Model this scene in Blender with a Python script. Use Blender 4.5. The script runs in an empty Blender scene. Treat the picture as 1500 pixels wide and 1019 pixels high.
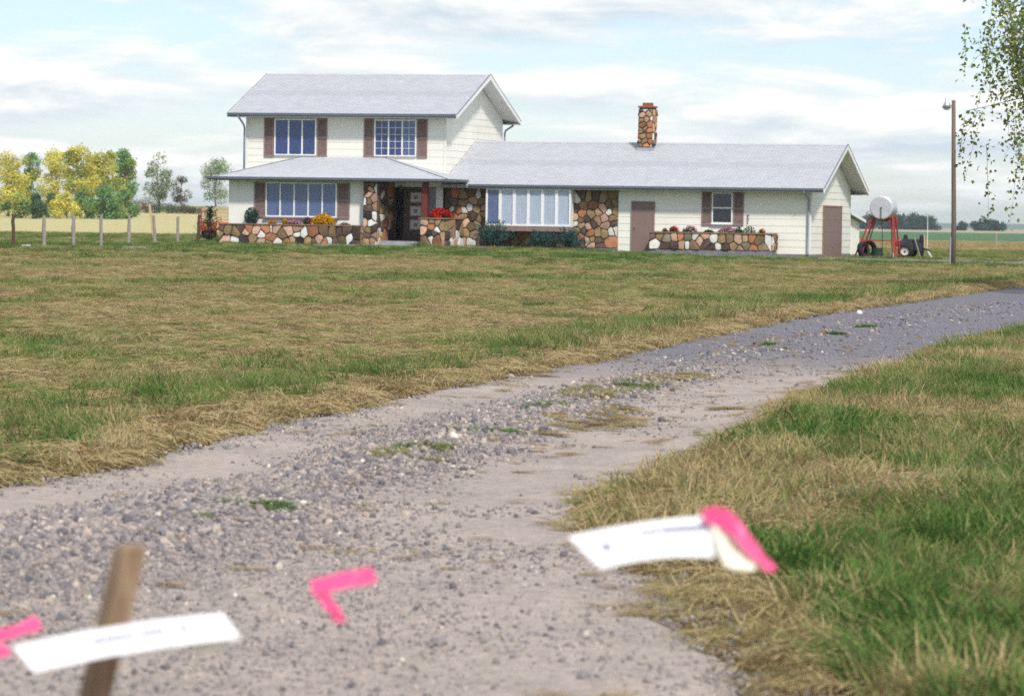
import bpy, math, random
import numpy as np
from mathutils import Vector, Matrix, noise as mnoise

rng = random.Random(7)
nrg = np.random.default_rng(11)
scene = bpy.context.scene
C = scene.collection

# ------------------------------------------------------------------ camera
F_PX = 5542.7            # focal length in pixels of a 1500 px wide frame (about a 133 mm lens)
EYE = 1.2729
PITCH, ROLL = -0.0335, 0.0151
cam_d = bpy.data.cameras.new('camera')
cam = bpy.data.objects.new('camera', cam_d)
C.objects.link(cam)
cam_d.sensor_width = 36.0
cam_d.lens = F_PX / 1500.0 * 36.0
fw = Vector((0, math.cos(PITCH), math.sin(PITCH)))
r0 = Vector((1, 0, 0)); u0 = r0.cross(fw)
r2 = math.cos(ROLL) * r0 + math.sin(ROLL) * u0
u2 = math.cos(ROLL) * u0 - math.sin(ROLL) * r0
M = Matrix((r2, u2, -fw)).transposed().to_4x4()
M.translation = (0, 0, EYE)
cam.matrix_world = M
cam_d.clip_start = 0.1
cam_d.clip_end = 20000
cam_d.dof.use_dof = True
cam_d.dof.focus_distance = 40.0
cam_d.dof.aperture_fstop = 8.5
scene.camera = cam

# ------------------------------------------------------------------ light
SUN_EL, SUN_AZ = math.radians(48), math.radians(158)   # azimuth from +Y clockwise: behind and right of the camera
world = bpy.data.worlds.new('World'); scene.world = world; world.use_nodes = True
wn = world.node_tree; wn.nodes.clear()
def N(tree, t, **kw):
    n = tree.nodes.new(t)
    for k, v in kw.items():
        if k == 'inp':
            for a, b in v.items(): n.inputs[a].default_value = b
        else: setattr(n, k, v)
    return n
def LK(tree, a, b): tree.links.new(a, b)
wo = N(wn, 'ShaderNodeOutputWorld'); bg = N(wn, 'ShaderNodeBackground', inp={'Strength': 0.10})
sky = N(wn, 'ShaderNodeTexSky', sky_type='NISHITA', sun_disc=False, sun_elevation=SUN_EL, sun_rotation=SUN_AZ,
        altitude=600.0, air_density=1.0, dust_density=0.6, ozone_density=1.6)
tc = N(wn, 'ShaderNodeTexCoord'); sep = N(wn, 'ShaderNodeSeparateXYZ'); LK(wn, tc.outputs['Generated'], sep.inputs[0])
def wmath(op, a, b=None, clamp=False):
    n = N(wn, 'ShaderNodeMath', operation=op, use_clamp=clamp)
    for i, v in enumerate((a, b)):
        if v is None: continue
        if isinstance(v, (int, float)): n.inputs[i].default_value = v
        else: LK(wn, v, n.inputs[i])
    return n.outputs[0]
az = wmath('MULTIPLY', wmath('ARCTAN2', sep.outputs[0], sep.outputs[1]), 17.0)
el = wmath('MULTIPLY', wmath('POWER', wmath('MAXIMUM', sep.outputs[2], 0.0), 0.8), 50.0)
def wnoise(dz, scale, detail, rough, off=0.0, dist=0.0):
    c = N(wn, 'ShaderNodeCombineXYZ'); LK(wn, az, c.inputs[0]); LK(wn, wmath('ADD', el, dz), c.inputs[1]); c.inputs[2].default_value = off
    n = N(wn, 'ShaderNodeTexNoise', inp={'Scale': scale, 'Detail': detail, 'Roughness': rough, 'Distortion': dist}); LK(wn, c.outputs[0], n.inputs['Vector']); return n.outputs[0]
na_ = wnoise(0.0, .9, 9.0, .57, 3.7, .3); nb_ = wnoise(.3, .9, 9.0, .57, 3.7, .3); nl_ = wnoise(0.0, .35, 3.0, .5, 9.1)
cov = wmath('ADD', wmath('MULTIPLY', na_, 0.7), wmath('MULTIPLY', nl_, 0.4))
cr = N(wn, 'ShaderNodeValToRGB'); LK(wn, cov, cr.inputs[0])
cr.color_ramp.elements[0].position = 0.475; cr.color_ramp.elements[0].color = (0, 0, 0, 1)
cr.color_ramp.elements[1].position = 0.585; cr.color_ramp.elements[1].color = (1, 1, 1, 1)
shd = wmath('ADD', wmath('MULTIPLY', wmath('SUBTRACT', na_, nb_), 3.2), 0.55, True)   # lit tops, greyer undersides
cc = N(wn, 'ShaderNodeValToRGB'); LK(wn, shd, cc.inputs[0])
cc.color_ramp.elements[0].position = 0.1; cc.color_ramp.elements[0].color = (5.3, 6.0, 6.6, 1)
cc.color_ramp.elements[1].position = 0.85; cc.color_ramp.elements[1].color = (8.4, 8.4, 8.1, 1)
skm = N(wn, 'ShaderNodeMix', data_type='RGBA', blend_type='MULTIPLY'); skm.inputs[0].default_value = 1.0
LK(wn, sky.outputs[0], skm.inputs[6]); skm.inputs[7].default_value = (0.88, 0.93, 1.10, 1)
mxw = N(wn, 'ShaderNodeMix', data_type='RGBA')
LK(wn, cr.outputs[0], mxw.inputs[0]); LK(wn, skm.outputs[2], mxw.inputs[6]); LK(wn, cc.outputs[0], mxw.inputs[7])
LK(wn, mxw.outputs[2], bg.inputs[0]); LK(wn, bg.outputs[0], wo.inputs[0])

sun_d = bpy.data.lights.new('sun', 'SUN'); sun = bpy.data.objects.new('sun', sun_d); C.objects.link(sun)
sun_d.energy = 3.0; sun_d.angle = math.radians(5); sun_d.color = (1.0, 0.95, 0.87)
sd = Vector((math.sin(SUN_AZ) * math.cos(SUN_EL), math.cos(SUN_AZ) * math.cos(SUN_EL), math.sin(SUN_EL)))
sun.rotation_euler = sd.to_track_quat('Z', 'Y').to_euler()
scene.view_settings.view_transform = 'Standard'
scene.view_settings.look = 'None'
scene.view_settings.exposure = 0.42
scene.view_settings.gamma = 1.0
scene.render.engine = 'CYCLES'
scene.cycles.use_denoising = False
scene.cycles.max_bounces = 6
scene.cycles.transparent_max_bounces = 16

# ------------------------------------------------------------------ helpers
class MB:
    def __init__(s): s.v = []; s.f = []
    def add(s, vs, fs):
        o = len(s.v); s.v += [tuple(map(float, q)) for q in vs]; s.f += [tuple(i + o for i in f) for f in fs]; return s
    def box(s, x0, x1, y0, y1, z0, z1):
        return s.add([(x0,y0,z0),(x1,y0,z0),(x1,y1,z0),(x0,y1,z0),(x0,y0,z1),(x1,y0,z1),(x1,y1,z1),(x0,y1,z1)],
                     [(3,2,1,0),(4,5,6,7),(0,1,5,4),(1,2,6,5),(2,3,7,6),(3,0,4,7)])
    def loops(s, rings, cap=True, closed=True):
        n = len(rings[0]); vs = [q for r in rings for q in r]; fs = []
        for i in range(len(rings) - 1):
            for j in range(n if closed else n - 1):
                k = (j + 1) % n
                fs.append((i*n + j, i*n + k, (i+1)*n + k, (i+1)*n + j))
        if cap: fs.append(tuple(range(n))[::-1]); fs.append(tuple((len(rings)-1)*n + j for j in range(n)))
        return s.add(vs, fs)
    def prism(s, poly, a, b):
        """poly: list of 3-D points, extruded by vector from a*dir to b*dir given as vectors"""
        a = Vector(a); b = Vector(b)
        return s.loops([[Vector(q) + a for q in poly], [Vector(q) + b for q in poly]])
    def tube(s, pts, rad, n=8, cap=True):
        pts = [Vector(q) for q in pts]
        rad = [float(q) for q in rad] if isinstance(rad, (list, tuple)) else [float(rad)] * len(pts)
        rings = []; prev = None
        for i, q in enumerate(pts):
            t = (pts[min(i+1, len(pts)-1)] - pts[max(i-1, 0)]).normalized()
            if prev is None:
                a = t.orthogonal().normalized()
            else:
                a = (prev - t * prev.dot(t)); a = a.normalized() if a.length > 1e-6 else t.orthogonal().normalized()
            prev = a; b = t.cross(a)
            rings.append([q + rad[i] * (math.cos(2*math.pi*j/n) * a + math.sin(2*math.pi*j/n) * b) for j in range(n)])
        return s.loops(rings, cap)
    def bar(s, p, q, w, h, up=(0,0,1)):
        p = Vector(p); q = Vector(q); t = (q - p).normalized(); up = Vector(up)
        a = t.cross(up)
        a = a.normalized() if a.length > 1e-5 else t.orthogonal().normalized()
        b = a.cross(t)
        r = [w/2*a + h/2*b, -w/2*a + h/2*b, -w/2*a - h/2*b, w/2*a - h/2*b]
        return s.loops([[p + k for k in r], [q + k for k in r]])
    def mesh(s, name, smooth=False):
        me = bpy.data.meshes.new(name); me.from_pydata(s.v, [], s.f)
        if smooth: me.polygons.foreach_set('use_smooth', [True] * len(me.polygons))
        me.update(); return me
    def build(s, name, mat, parent=None, smooth=False, fix=True):
        me = s.mesh(name, smooth)
        if fix:
            import bmesh
            bm = bmesh.new(); bm.from_mesh(me); bmesh.ops.recalc_face_normals(bm, faces=bm.faces[:]); bm.to_mesh(me); bm.free()
        return obj(name, me, mat, parent)
def obj(name, me, mat, parent=None, loc=None, rz=None):
    if mat is not None and not me.materials: me.materials.append(mat)
    o = bpy.data.objects.new(name, me); C.objects.link(o)
    if parent is not None: o.parent = parent
    if loc is not None: o.location = loc
    if rz is not None: o.rotation_euler = (0, 0, rz)
    return o
def tag(o, label=None, cat=None, group=None, kind=None):
    if label: o['label'] = label
    if cat: o['category'] = cat
    if group: o['group'] = group
    if kind: o['kind'] = kind
    return o
def empty(name, loc=(0,0,0), rz=0.0):
    o = bpy.data.objects.new(name, None); C.objects.link(o); o.location = loc; o.rotation_euler = (0,0,rz); o.empty_display_size = .3
    return o
def copy_tree(o, parent=None):
    c = o.copy(); C.objects.link(c); c.parent = parent
    for ch in o.children: copy_tree(ch, c)
    return c
def sstep(a, b, x):
    t = min(1.0, max(0.0, (x - a) / (b - a))); return t * t * (3 - 2 * t)
def nz(x, y, z=0.0): return mnoise.noise((x, y, z))          # -1..1 or so
def fbm(x, y, z=0.0, o=3):
    a, v, f = 1.0, 0.0, 1.0
    for _ in range(o): v += a * mnoise.noise((x*f, y*f, z + 7.3*f)); a *= .5; f *= 2
    return v

# ------------------------------------------------------------------ materials
def mat(name, col, rough=0.75, var=0.12, scale=6.0, bump=0.0, bscale=40.0, metal=0.0, spec=0.3, streak=None, coord='Object', col2=None, orand=0.0):
    m = bpy.data.materials.new(name); m.use_nodes = True; t = m.node_tree
    p = t.nodes['Principled BSDF']
    p.inputs['Roughness'].default_value = rough; p.inputs['Metallic'].default_value = metal
    p.inputs['Specular IOR Level'].default_value = spec
    tcn = N(t, 'ShaderNodeTexCoord'); src = tcn.outputs[coord]
    if streak:
        mp = N(t, 'ShaderNodeMapping'); mp.inputs['Scale'].default_value = streak; LK(t, src, mp.inputs[0]); src = mp.outputs[0]
    n = N(t, 'ShaderNodeTexNoise', inp={'Scale': scale, 'Detail': 6.0, 'Roughness': .6}); LK(t, src, n.inputs['Vector'])
    mx = N(t, 'ShaderNodeMix', data_type='RGBA')
    c2 = col2 if col2 else tuple(min(1, c * (1 + var)) for c in col)
    mx.inputs[6].default_value = (*[c * (1 - var) for c in col], 1); mx.inputs[7].default_value = (*c2, 1)
    mr = N(t, 'ShaderNodeMapRange', inp={'From Min': .3, 'From Max': .7}); LK(t, n.outputs[0], mr.inputs[0])
    LK(t, mr.outputs[0], mx.inputs[0]); LK(t, mx.outputs[2], p.inputs['Base Color'])
    if orand:
        oi = N(t, 'ShaderNodeObjectInfo'); mo = N(t, 'ShaderNodeMapRange', inp={'To Min': 1 - orand, 'To Max': 1 + orand}); LK(t, oi.outputs['Random'], mo.inputs[0])
        mz = N(t, 'ShaderNodeMix', data_type='RGBA', blend_type='MULTIPLY'); mz.inputs[0].default_value = 1; LK(t, mx.outputs[2], mz.inputs[6]); LK(t, mo.outputs[0], mz.inputs[7]); LK(t, mz.outputs[2], p.inputs['Base Color'])
    if bump:
        nb = N(t, 'ShaderNodeTexNoise', inp={'Scale': bscale, 'Detail': 4.0}); LK(t, src, nb.inputs['Vector'])
        b = N(t, 'ShaderNodeBump', inp={'Strength': bump, 'Distance': .02}); LK(t, nb.outputs[0], b.inputs['Height']); LK(t, b.outputs[0], p.inputs['Normal'])
    return m
MT = {}
MT['siding'] = mat('painted siding', (.79, .775, .70), .55, .05, 1.5, .15, 60, streak=(.3, 1, 1))
MT['stucco'] = mat('painted wall', (.79, .78, .73), .7, .05, 1.2, .2, 50)
MT['trim'] = mat('white trim paint', (.80, .80, .78), .5, .04, 4)
MT['soffit'] = mat('soffit paint', (.70, .69, .66), .6, .05, 2)
MT['gutter'] = mat('slate gutter paint', (.155, .175, .225), .45, .12, 3, spec=.5)
MT['spout'] = mat('grey downspout paint', (.27, .30, .36), .45, .1, 4)
MT['shutter'] = mat('brown shutter paint', (.25, .175, .16), .6, .12, 5)
MT['door'] = mat('taupe door paint', (.225, .155, .14), .55, .08, 3)
MT['darkwood'] = mat('dark stained wood', (.095, .068, .05), .5, .3, 6, streak=(6, 6, .6))
MT['redwood'] = mat('red stained post', (.14, .032, .026), .55, .2, 8, streak=(4, 4, .5))
MT['gold'] = mat('gilt moulding', (.30, .17, .05), .45, .1, 9)
MT['panel'] = mat('grey door panel', (.52, .53, .58), .5, .1, 14)
MT['concrete'] = mat('concrete', (.30, .30, .32), .9, .18, 4, .3, 80)
MT['found'] = mat('foundation concrete', (.19, .19, .21), .9, .2, 5, .3, 60)
MT['mortar'] = mat('brown mortar', (.085, .064, .053), .95, .3, 20, .5, 90)
MT['cap'] = mat('planter cap wood', (.24, .15, .10), .75, .2, 6, streak=(.5, 3, 3))
MT['navy'] = mat('navy sky tinted drapes', (.035, .065, .22), .85, .35, 7, col2=(.05, .085, .27))  # sky blue reflected in the glass is put into this drape colour
MT['blue'] = mat('blue patterned drapes', (.085, .135, .30), .85, .2, 22, col2=(.16, .21, .38))
MT['sheer'] = mat('pale sheer curtain', (.58, .61, .69), .85, .12, 5, streak=(6, 1, .4))
MT['sheerdark'] = mat('dark blue curtain', (.13, .17, .32), .85, .2, 5, streak=(6, 1, .4))  # darker colour for the pane whose curtain is open
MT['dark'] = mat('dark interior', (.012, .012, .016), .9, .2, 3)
MT['weathered'] = mat('weathered post wood', (.30, .265, .24), .9, .3, 9, .5, 40, streak=(5, 5, .5))
MT['brownpost'] = mat('brown post wood', (.10, .062, .045), .9, .3, 9, .5, 40, streak=(5, 5, .5))
MT['pole'] = mat('creosoted pole', (.155, .115, .095), .85, .3, 4, .4, 40, streak=(8, 8, .4))
MT['lath'] = mat('new lumber', (.50, .36, .22), .7, .18, 8, streak=(5, 5, .5))
MT['stake'] = mat('stake wood', (.24, .155, .095), .75, .3, 10, .3, 60, streak=(6, 6, .7), col2=(.36, .25, .16))
MT['metal'] = mat('galvanised steel', (.55, .56, .57), .38, .1, 6, metal=.75)
MT['tankpaint'] = mat('silver tank paint', (.56, .57, .62), .42, .12, 4, metal=.35, spec=.5)
MT['red'] = mat('red machine paint', (.33, .035, .035), .5, .25, 6)
MT['orange'] = mat('orange machine paint', (.62, .10, .035), .5, .2, 4)
MT['tyre'] = mat('tyre rubber', (.018, .018, .022), .85, .2, 10)
MT['hub'] = mat('white wheel paint', (.62, .60, .55), .5, .1, 8)
MT['machine'] = mat('grey machine paint', (.045, .05, .06), .6, .4, 5)
MT['green'] = mat('green drum paint', (.02, .05, .035), .6, .2, 5)
MT['pink'] = mat('pink flagging tape', (.80, .075, .23), .5, .08, 12, col2=(.88, .11, .29))
MT['pink'].node_tree.nodes['Principled BSDF'].inputs['Subsurface Weight'].default_value = .0
MT['paper'] = mat('white tag paper', (.84, .84, .85), .6, .03, 8)
MT['cream'] = mat('cream tag paper', (.80, .76, .60), .65, .05, 8)
MT['ink'] = mat('faded ink', (.15, .13, .24), .7, .2, 30)
MT['wire'] = mat('thin wire', (.45, .44, .43), .5, .1, 8)
MT['bark'] = mat('grey bark', (.17, .145, .125), .95, .3, 7, .6, 25, streak=(3, 3, .5))
MT['rockpale'] = mat('pale rock', (.45, .43, .46), .85, .2, 9, .5, 30)
MT['white'] = mat('white litter', (.85, .85, .85), .6, .03, 4)
MT['brick'] = mat('flue brick', (.30, .10, .065), .9, .25, 12, .4, 50)
MT['flash'] = mat('lead flashing', (.33, .35, .42), .5, .15, 6)
STONE = {
 'T': mat('tan stone', (.35, .235, .135), .85, .28, 7, .5,  35, orand=.38),
 'O': mat('rust stone', (.37, .165, .085), .85, .25, 7, .5,  35, orand=.38),
 'P': mat('pink stone', (.45, .29, .215), .85, .2, 7, .5,  35, orand=.38),
 'Y': mat('ochre stone', (.25, .17, .085), .85, .3, 7, .5,  35, orand=.38),
 'D': mat('dark brown stone', (.11, .07, .058), .85, .35, 7, .5,  35, orand=.38),
 'K': mat('black stone', (.034, .027, .033), .8, .3, 7, .5,  35, orand=.38),
 'W': mat('white stone', (.66, .64, .60), .8, .12, 7, .4, 35),
 'G': mat('olive grey stone', (.20, .18, .125), .85, .25, 7, .5,  35, orand=.38)}

def glass_mat():
    m = bpy.data.materials.new('window glass'); m.use_nodes = True; t = m.node_tree; t.nodes.clear()
    o = N(t, 'ShaderNodeOutputMaterial'); tr = N(t, 'ShaderNodeBsdfTransparent', inp={'Color': (.93, .95, .97, 1)})
    g = N(t, 'ShaderNodeBsdfGlossy', inp={'Roughness': .03, 'Color': (.6, .66, .75, 1)})
    lw = N(t, 'ShaderNodeLayerWeight', inp={'Blend': .5}); pw = N(t, 'ShaderNodeMath', operation='POWER', inp={1: 4.0}); LK(t, lw.outputs['Facing'], pw.inputs[0]); fr = N(t, 'ShaderNodeMath', operation='MULTIPLY_ADD', inp={1: .6, 2: .05}); LK(t, pw.outputs[0], fr.inputs[0]); mx = N(t, 'ShaderNodeMixShader')
    LK(t, fr.outputs[0], mx.inputs[0]); LK(t, tr.outputs[0], mx.inputs[1]); LK(t, g.outputs[0], mx.inputs[2]); LK(t, mx.outputs[0], o.inputs[0])
    return m
MT['glass'] = glass_mat()

def roof_mat():
    m = bpy.data.materials.new('grey asphalt shingle'); m.use_nodes = True; t = m.node_tree; p = t.nodes['Principled BSDF']
    p.inputs['Roughness'].default_value = .9; p.inputs['Specular IOR Level'].default_value = .2
    tcn = N(t, 'ShaderNodeTexCoord')
    mp = N(t, 'ShaderNodeMapping'); mp.inputs['Scale'].default_value = (1, 1.07, 0); LK(t, tcn.outputs['Object'], mp.inputs[0])
    br = N(t, 'ShaderNodeTexBrick', inp={'Color1': (.485, .495, .53, 1), 'Color2': (.43, .44, .475, 1), 'Mortar': (.33, .34, .38, 1), 'Scale': 1.0, 'Mortar Size': .012, 'Mortar Smooth': .3, 'Brick Width': .3, 'Row Height': .14, 'Bias': 0.0})
    LK(t, mp.outputs[0], br.inputs['Vector'])
    n = N(t, 'ShaderNodeTexNoise', inp={'Scale': .8, 'Detail': 5.0}); LK(t, tcn.outputs['Object'], n.inputs['Vector'])
    mr = N(t, 'ShaderNodeMapRange', inp={'From Min': .3, 'From Max': .7, 'To Min': .975, 'To Max': 1.025}); LK(t, n.outputs[0], mr.inputs[0])
    mx = N(t, 'ShaderNodeMix', data_type='RGBA', blend_type='MULTIPLY'); mx.inputs[0].default_value = 1
    LK(t, br.outputs[0], mx.inputs[6]); LK(t, mr.outputs[0], mx.inputs[7]); LK(t, mx.outputs[2], p.inputs['Base Color'])
    ng = N(t, 'ShaderNodeTexNoise', inp={'Scale': 70.0, 'Detail': 2.0}); LK(t, tcn.outputs['Object'], ng.inputs['Vector'])
    b = N(t, 'ShaderNodeBump', inp={'Strength': .4, 'Distance': .02}); LK(t, ng.outputs[0], b.inputs['Height']); LK(t, b.outputs[0], p.inputs['Normal'])
    return m
MT['roof'] = roof_mat()

def leaf_mat(name, rough=.6, trans=.35):
    """colour from the mesh attribute Col: each leaf has its own"""
    m = bpy.data.materials.new(name); m.use_nodes = True; t = m.node_tree; t.nodes.clear()
    o = N(t, 'ShaderNodeOutputMaterial'); a = N(t, 'ShaderNodeAttribute', attribute_name='Col')
    d = N(t, 'ShaderNodeBsdfDiffuse'); tr = N(t, 'ShaderNodeBsdfTranslucent'); mx = N(t, 'ShaderNodeMixShader', inp={0: trans})
    LK(t, a.outputs['Color'], d.inputs[0]); LK(t, a.outputs['Color'], tr.inputs[0])
    LK(t, d.outputs[0], mx.inputs[1]); LK(t, tr.outputs[0], mx.inputs[2]); LK(t, mx.outputs[0], o.inputs[0])
    return m
MT['leaf'] = leaf_mat('leaves')

def leaf_mesh(name, pts, size, cols, flat=0.0, aspect=1.6, bend=.25, drop=0.0):
    """one small folded leaf (2 triangles) at each point"""
    pts = np.asarray(pts, float); n = len(pts)
    size = np.broadcast_to(np.asarray(size, float), (n,)) * nrg.uniform(.7, 1.3, n)
    a = nrg.normal(size=(n, 3)); a[:, 2] = a[:, 2] * (1 - flat) - drop; a /= np.linalg.norm(a, axis=1)[:, None]
    b = nrg.normal(size=(n, 3)); b -= a * (a * b).sum(1)[:, None]; b /= np.linalg.norm(b, axis=1)[:, None]
    c = np.cross(a, b)
    L = size[:, None]; w = L / aspect
    v = np.stack([pts - a*L*.5, pts + b*w*.5 + c*w*bend, pts + a*L*.5, pts - b*w*.5 + c*w*bend], 1).reshape(-1, 3)
    i = np.arange(n)[:, None] * 4
    f = np.concatenate([i + [0, 1, 2], i + [0, 2, 3]], 1).reshape(-1)
    me = bpy.data.meshes.new(name)
    me.vertices.add(4*n); me.vertices.foreach_set('co', v.reshape(-1).astype(np.float32))
    me.loops.add(6*n); me.loops.foreach_set('vertex_index', f.astype(np.int32))
    me.polygons.add(2*n); me.polygons.foreach_set('loop_start', np.arange(0, 6*n, 3, dtype=np.int32))
    me.update(calc_edges=True)
    col = np.ones((n, 4), np.float32); col[:, :3] = cols
    at = me.color_attributes.new('Col', 'FLOAT_COLOR', 'POINT'); at.data.foreach_set('color', np.repeat(col, 4, 0).reshape(-1))
    return me
def mixcols(pal, n, jit=.18):
    """pal: list of (weight, rgb)"""
    w = np.array([q[0] for q in pal], float); w /= w.sum()
    c = np.array([q[1] for q in pal], float)[nrg.choice(len(pal), n, p=w)]
    return np.clip(c * nrg.uniform(1 - jit, 1 + jit, (n, 1)), 0, 1)

# ------------------------------------------------------------------ the land
def terrain(s, d):
    z = 0.0
    z += 0.20 * sstep(98, 122, d) * (1 - sstep(1.5, 8.5, s))
    ang = s / max(d, 30.0)
    z += 3.3 * sstep(450, 830, d) * (1 - sstep(-.075, -.035, ang)) * (1 - .0 * d)
    return z
HOUSE_O = (-10.776, 152.185); YAW = -0.2796
cY, sY = math.cos(YAW), math.sin(YAW)
def H(x, y, z=0.0): return Vector((HOUSE_O[0] + x*cY - y*sY, HOUSE_O[1] + x*sY + y*cY, z))
def house_local(s, d):
    a, b = s - HOUSE_O[0], d - HOUSE_O[1]
    return a*cY + b*sY, -a*sY + b*cY
LEFT = [(-30, -14), (-4, -12), (8, -8.5), (12, -5.2), (15.2, -3.2), (17.5, -2.36), (18.8, -1.98), (20.5, -1.82), (27.3, -.73), (31.2, .06), (38.5, 1.46), (46.7, 2.94), (53.6, 4.34), (80.7, 10.6), (130, 26)]
RIGHT = [(-30, 10), (-4, 7), (6, 1.7), (8.5, 1.0), (10.5, .80), (12.7, .64), (15, .44), (17.2, .42), (19.4, .92), (21.9, 1.28), (28.2, 2.3), (33, 3.23), (41.2, 4.98), (46.4, 6.27), (60, 9.6), (80.7, 14.6), (130, 30.5)]
def interp(tab, d): return float(np.interp(d, [q[0] for q in tab], [q[1] for q in tab]))
def road_l(d): return interp(LEFT, d) + .10 * fbm(d*.9, 3.1) + .05 * fbm(d*3.1, 8.1)
def road_r(d): return interp(RIGHT, d) + .12 * fbm(d*.8, 13.1) + .06 * fbm(d*3.3, 4.1)

TAN, TAN2 = (.36, .25, .118), (.27, .185, .09)
def land_cols(s, d):
    """the two plant-cover colours found at a place: hay, lawn, stubble, crop"""
    lawn = (.085, .125, .04); hay = (.30, .215, .11); green = (.075, .12, .035); stub = (.56, .47, .27); crop = (.10, .175, .085); weed = (.33, .30, .14)
    if d < 115: return hay, green
    right = s > 0.055 * d
    if right:
        if d < 175: return lawn, (.20, .19, .08)
        if d < 370: return weed, (.42, .34, .18)
        if d < 1000: return crop, (.09, .18, .10)
        return (.42, .36, .24), (.33, .30, .22)
    if d < 200: return lawn, green
    if d < 640: return stub, (.40, .40, .17)
    if -.095 < s/d < -.08 and d < 760: return (.10, .16, .06), green
    return (.46, .37, .22), (.36, .32, .17)
def ground():
    dv = np.concatenate([np.arange(-40, 8, 4.), np.arange(8, 60, .8), np.arange(60, 220, 3.), np.arange(220, 700, 12.), np.arange(700, 1300, 40.), [1400, 1700, 2100, 2600, 3300, 4200, 5500, 7500]])
    sp = np.concatenate([np.arange(-40, 40, .8), np.arange(40, 160, 6.), [170, 200, 260, 340, 500, 800, 1400, 2600, 5000]])
    sv = np.unique(np.concatenate([sp, -sp[sp > 40]]))
    nd, ns = len(dv), len(sv)
    v = []; ca = []; cb = []
    for d in dv:
        for s in sv:
            z = terrain(s, d)
            if d < 200 and abs(s) < 45:
                z += .025 * fbm(s*.35, d*.35) * (1 if d < 90 else .4)
                l, r = interp(LEFT, d), interp(RIGHT, d)
                if d < 129:
                    inside = min(s - l, r - s)
                    z -= .07 * sstep(-.5, .6, inside); z += .03 * math.exp(-((inside + .55)/.45)**2)
            v.append((s, d, z)); a, b = land_cols(s, d + 6 * nz(s*.08, d*.05)); ca.append((*a, 1)); cb.append((*b, 1))
    f = [(i*ns + j, i*ns + j + 1, (i+1)*ns + j + 1, (i+1)*ns + j) for i in range(nd - 1) for j in range(ns - 1)]
    me = bpy.data.meshes.new('ground'); me.from_pydata(v, [], f); me.polygons.foreach_set('use_smooth', [True]*len(f))
    for nm, cl in (('ColA', ca), ('ColB', cb)):
        at = me.color_attributes.new(nm, 'FLOAT_COLOR', 'POINT'); at.data.foreach_set('color', np.array(cl, np.float32).reshape(-1))
    m = bpy.data.materials.new('field cover'); m.use_nodes = True; t = m.node_tree; p = t.nodes['Principled BSDF']
    p.inputs['Roughness'].default_value = 1.0; p.inputs['Specular IOR Level'].default_value = .05
    A = N(t, 'ShaderNodeAttribute', attribute_name='ColA'); B = N(t, 'ShaderNodeAttribute', attribute_name='ColB')
    g = N(t, 'ShaderNodeNewGeometry')
    n = N(t, 'ShaderNodeTexNoise', inp={'Scale': .45, 'Detail': 9.0, 'Roughness': .68}); LK(t, g.outputs['Position'], n.inputs['Vector'])
    mr = N(t, 'ShaderNodeMapRange', inp={'From Min': .42, 'From Max': .6}); LK(t, n.outputs[0], mr.inputs[0])
    mx = N(t, 'ShaderNodeMix', data_type='RGBA'); LK(t, mr.outputs[0], mx.inputs[0]); LK(t, A.outputs[0], mx.inputs[6]); LK(t, B.outputs[0], mx.inputs[7])
    n2 = N(t, 'ShaderNodeTexNoise', inp={'Scale': 9.0, 'Detail': 8.0, 'Roughness': .75}); LK(t, g.outputs['Position'], n2.inputs['Vector'])
    m2 = N(t, 'ShaderNodeMapRange', inp={'From Min': .3, 'From Max': .7, 'To Min': .55, 'To Max': 1.3}); LK(t, n2.outputs[0], m2.inputs[0])
    mm = N(t, 'ShaderNodeMix', data_type='RGBA', blend_type='MULTIPLY'); mm.inputs[0].default_value = 1
    LK(t, mx.outputs[2], mm.inputs[6]); LK(t, m2.outputs[0], mm.inputs[7]); LK(t, mm.outputs[2], p.inputs['Base Color'])
    b = N(t, 'ShaderNodeBump', inp={'Strength': .8, 'Distance': .05}); LK(t, n2.outputs[0], b.inputs['Height']); LK(t, b.outputs[0], p.inputs['Normal'])
    return tag(obj('ground', me, m), 'mown hay field and flat farmland reaching to the horizon', 'ground', kind='structure')
ground()

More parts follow.
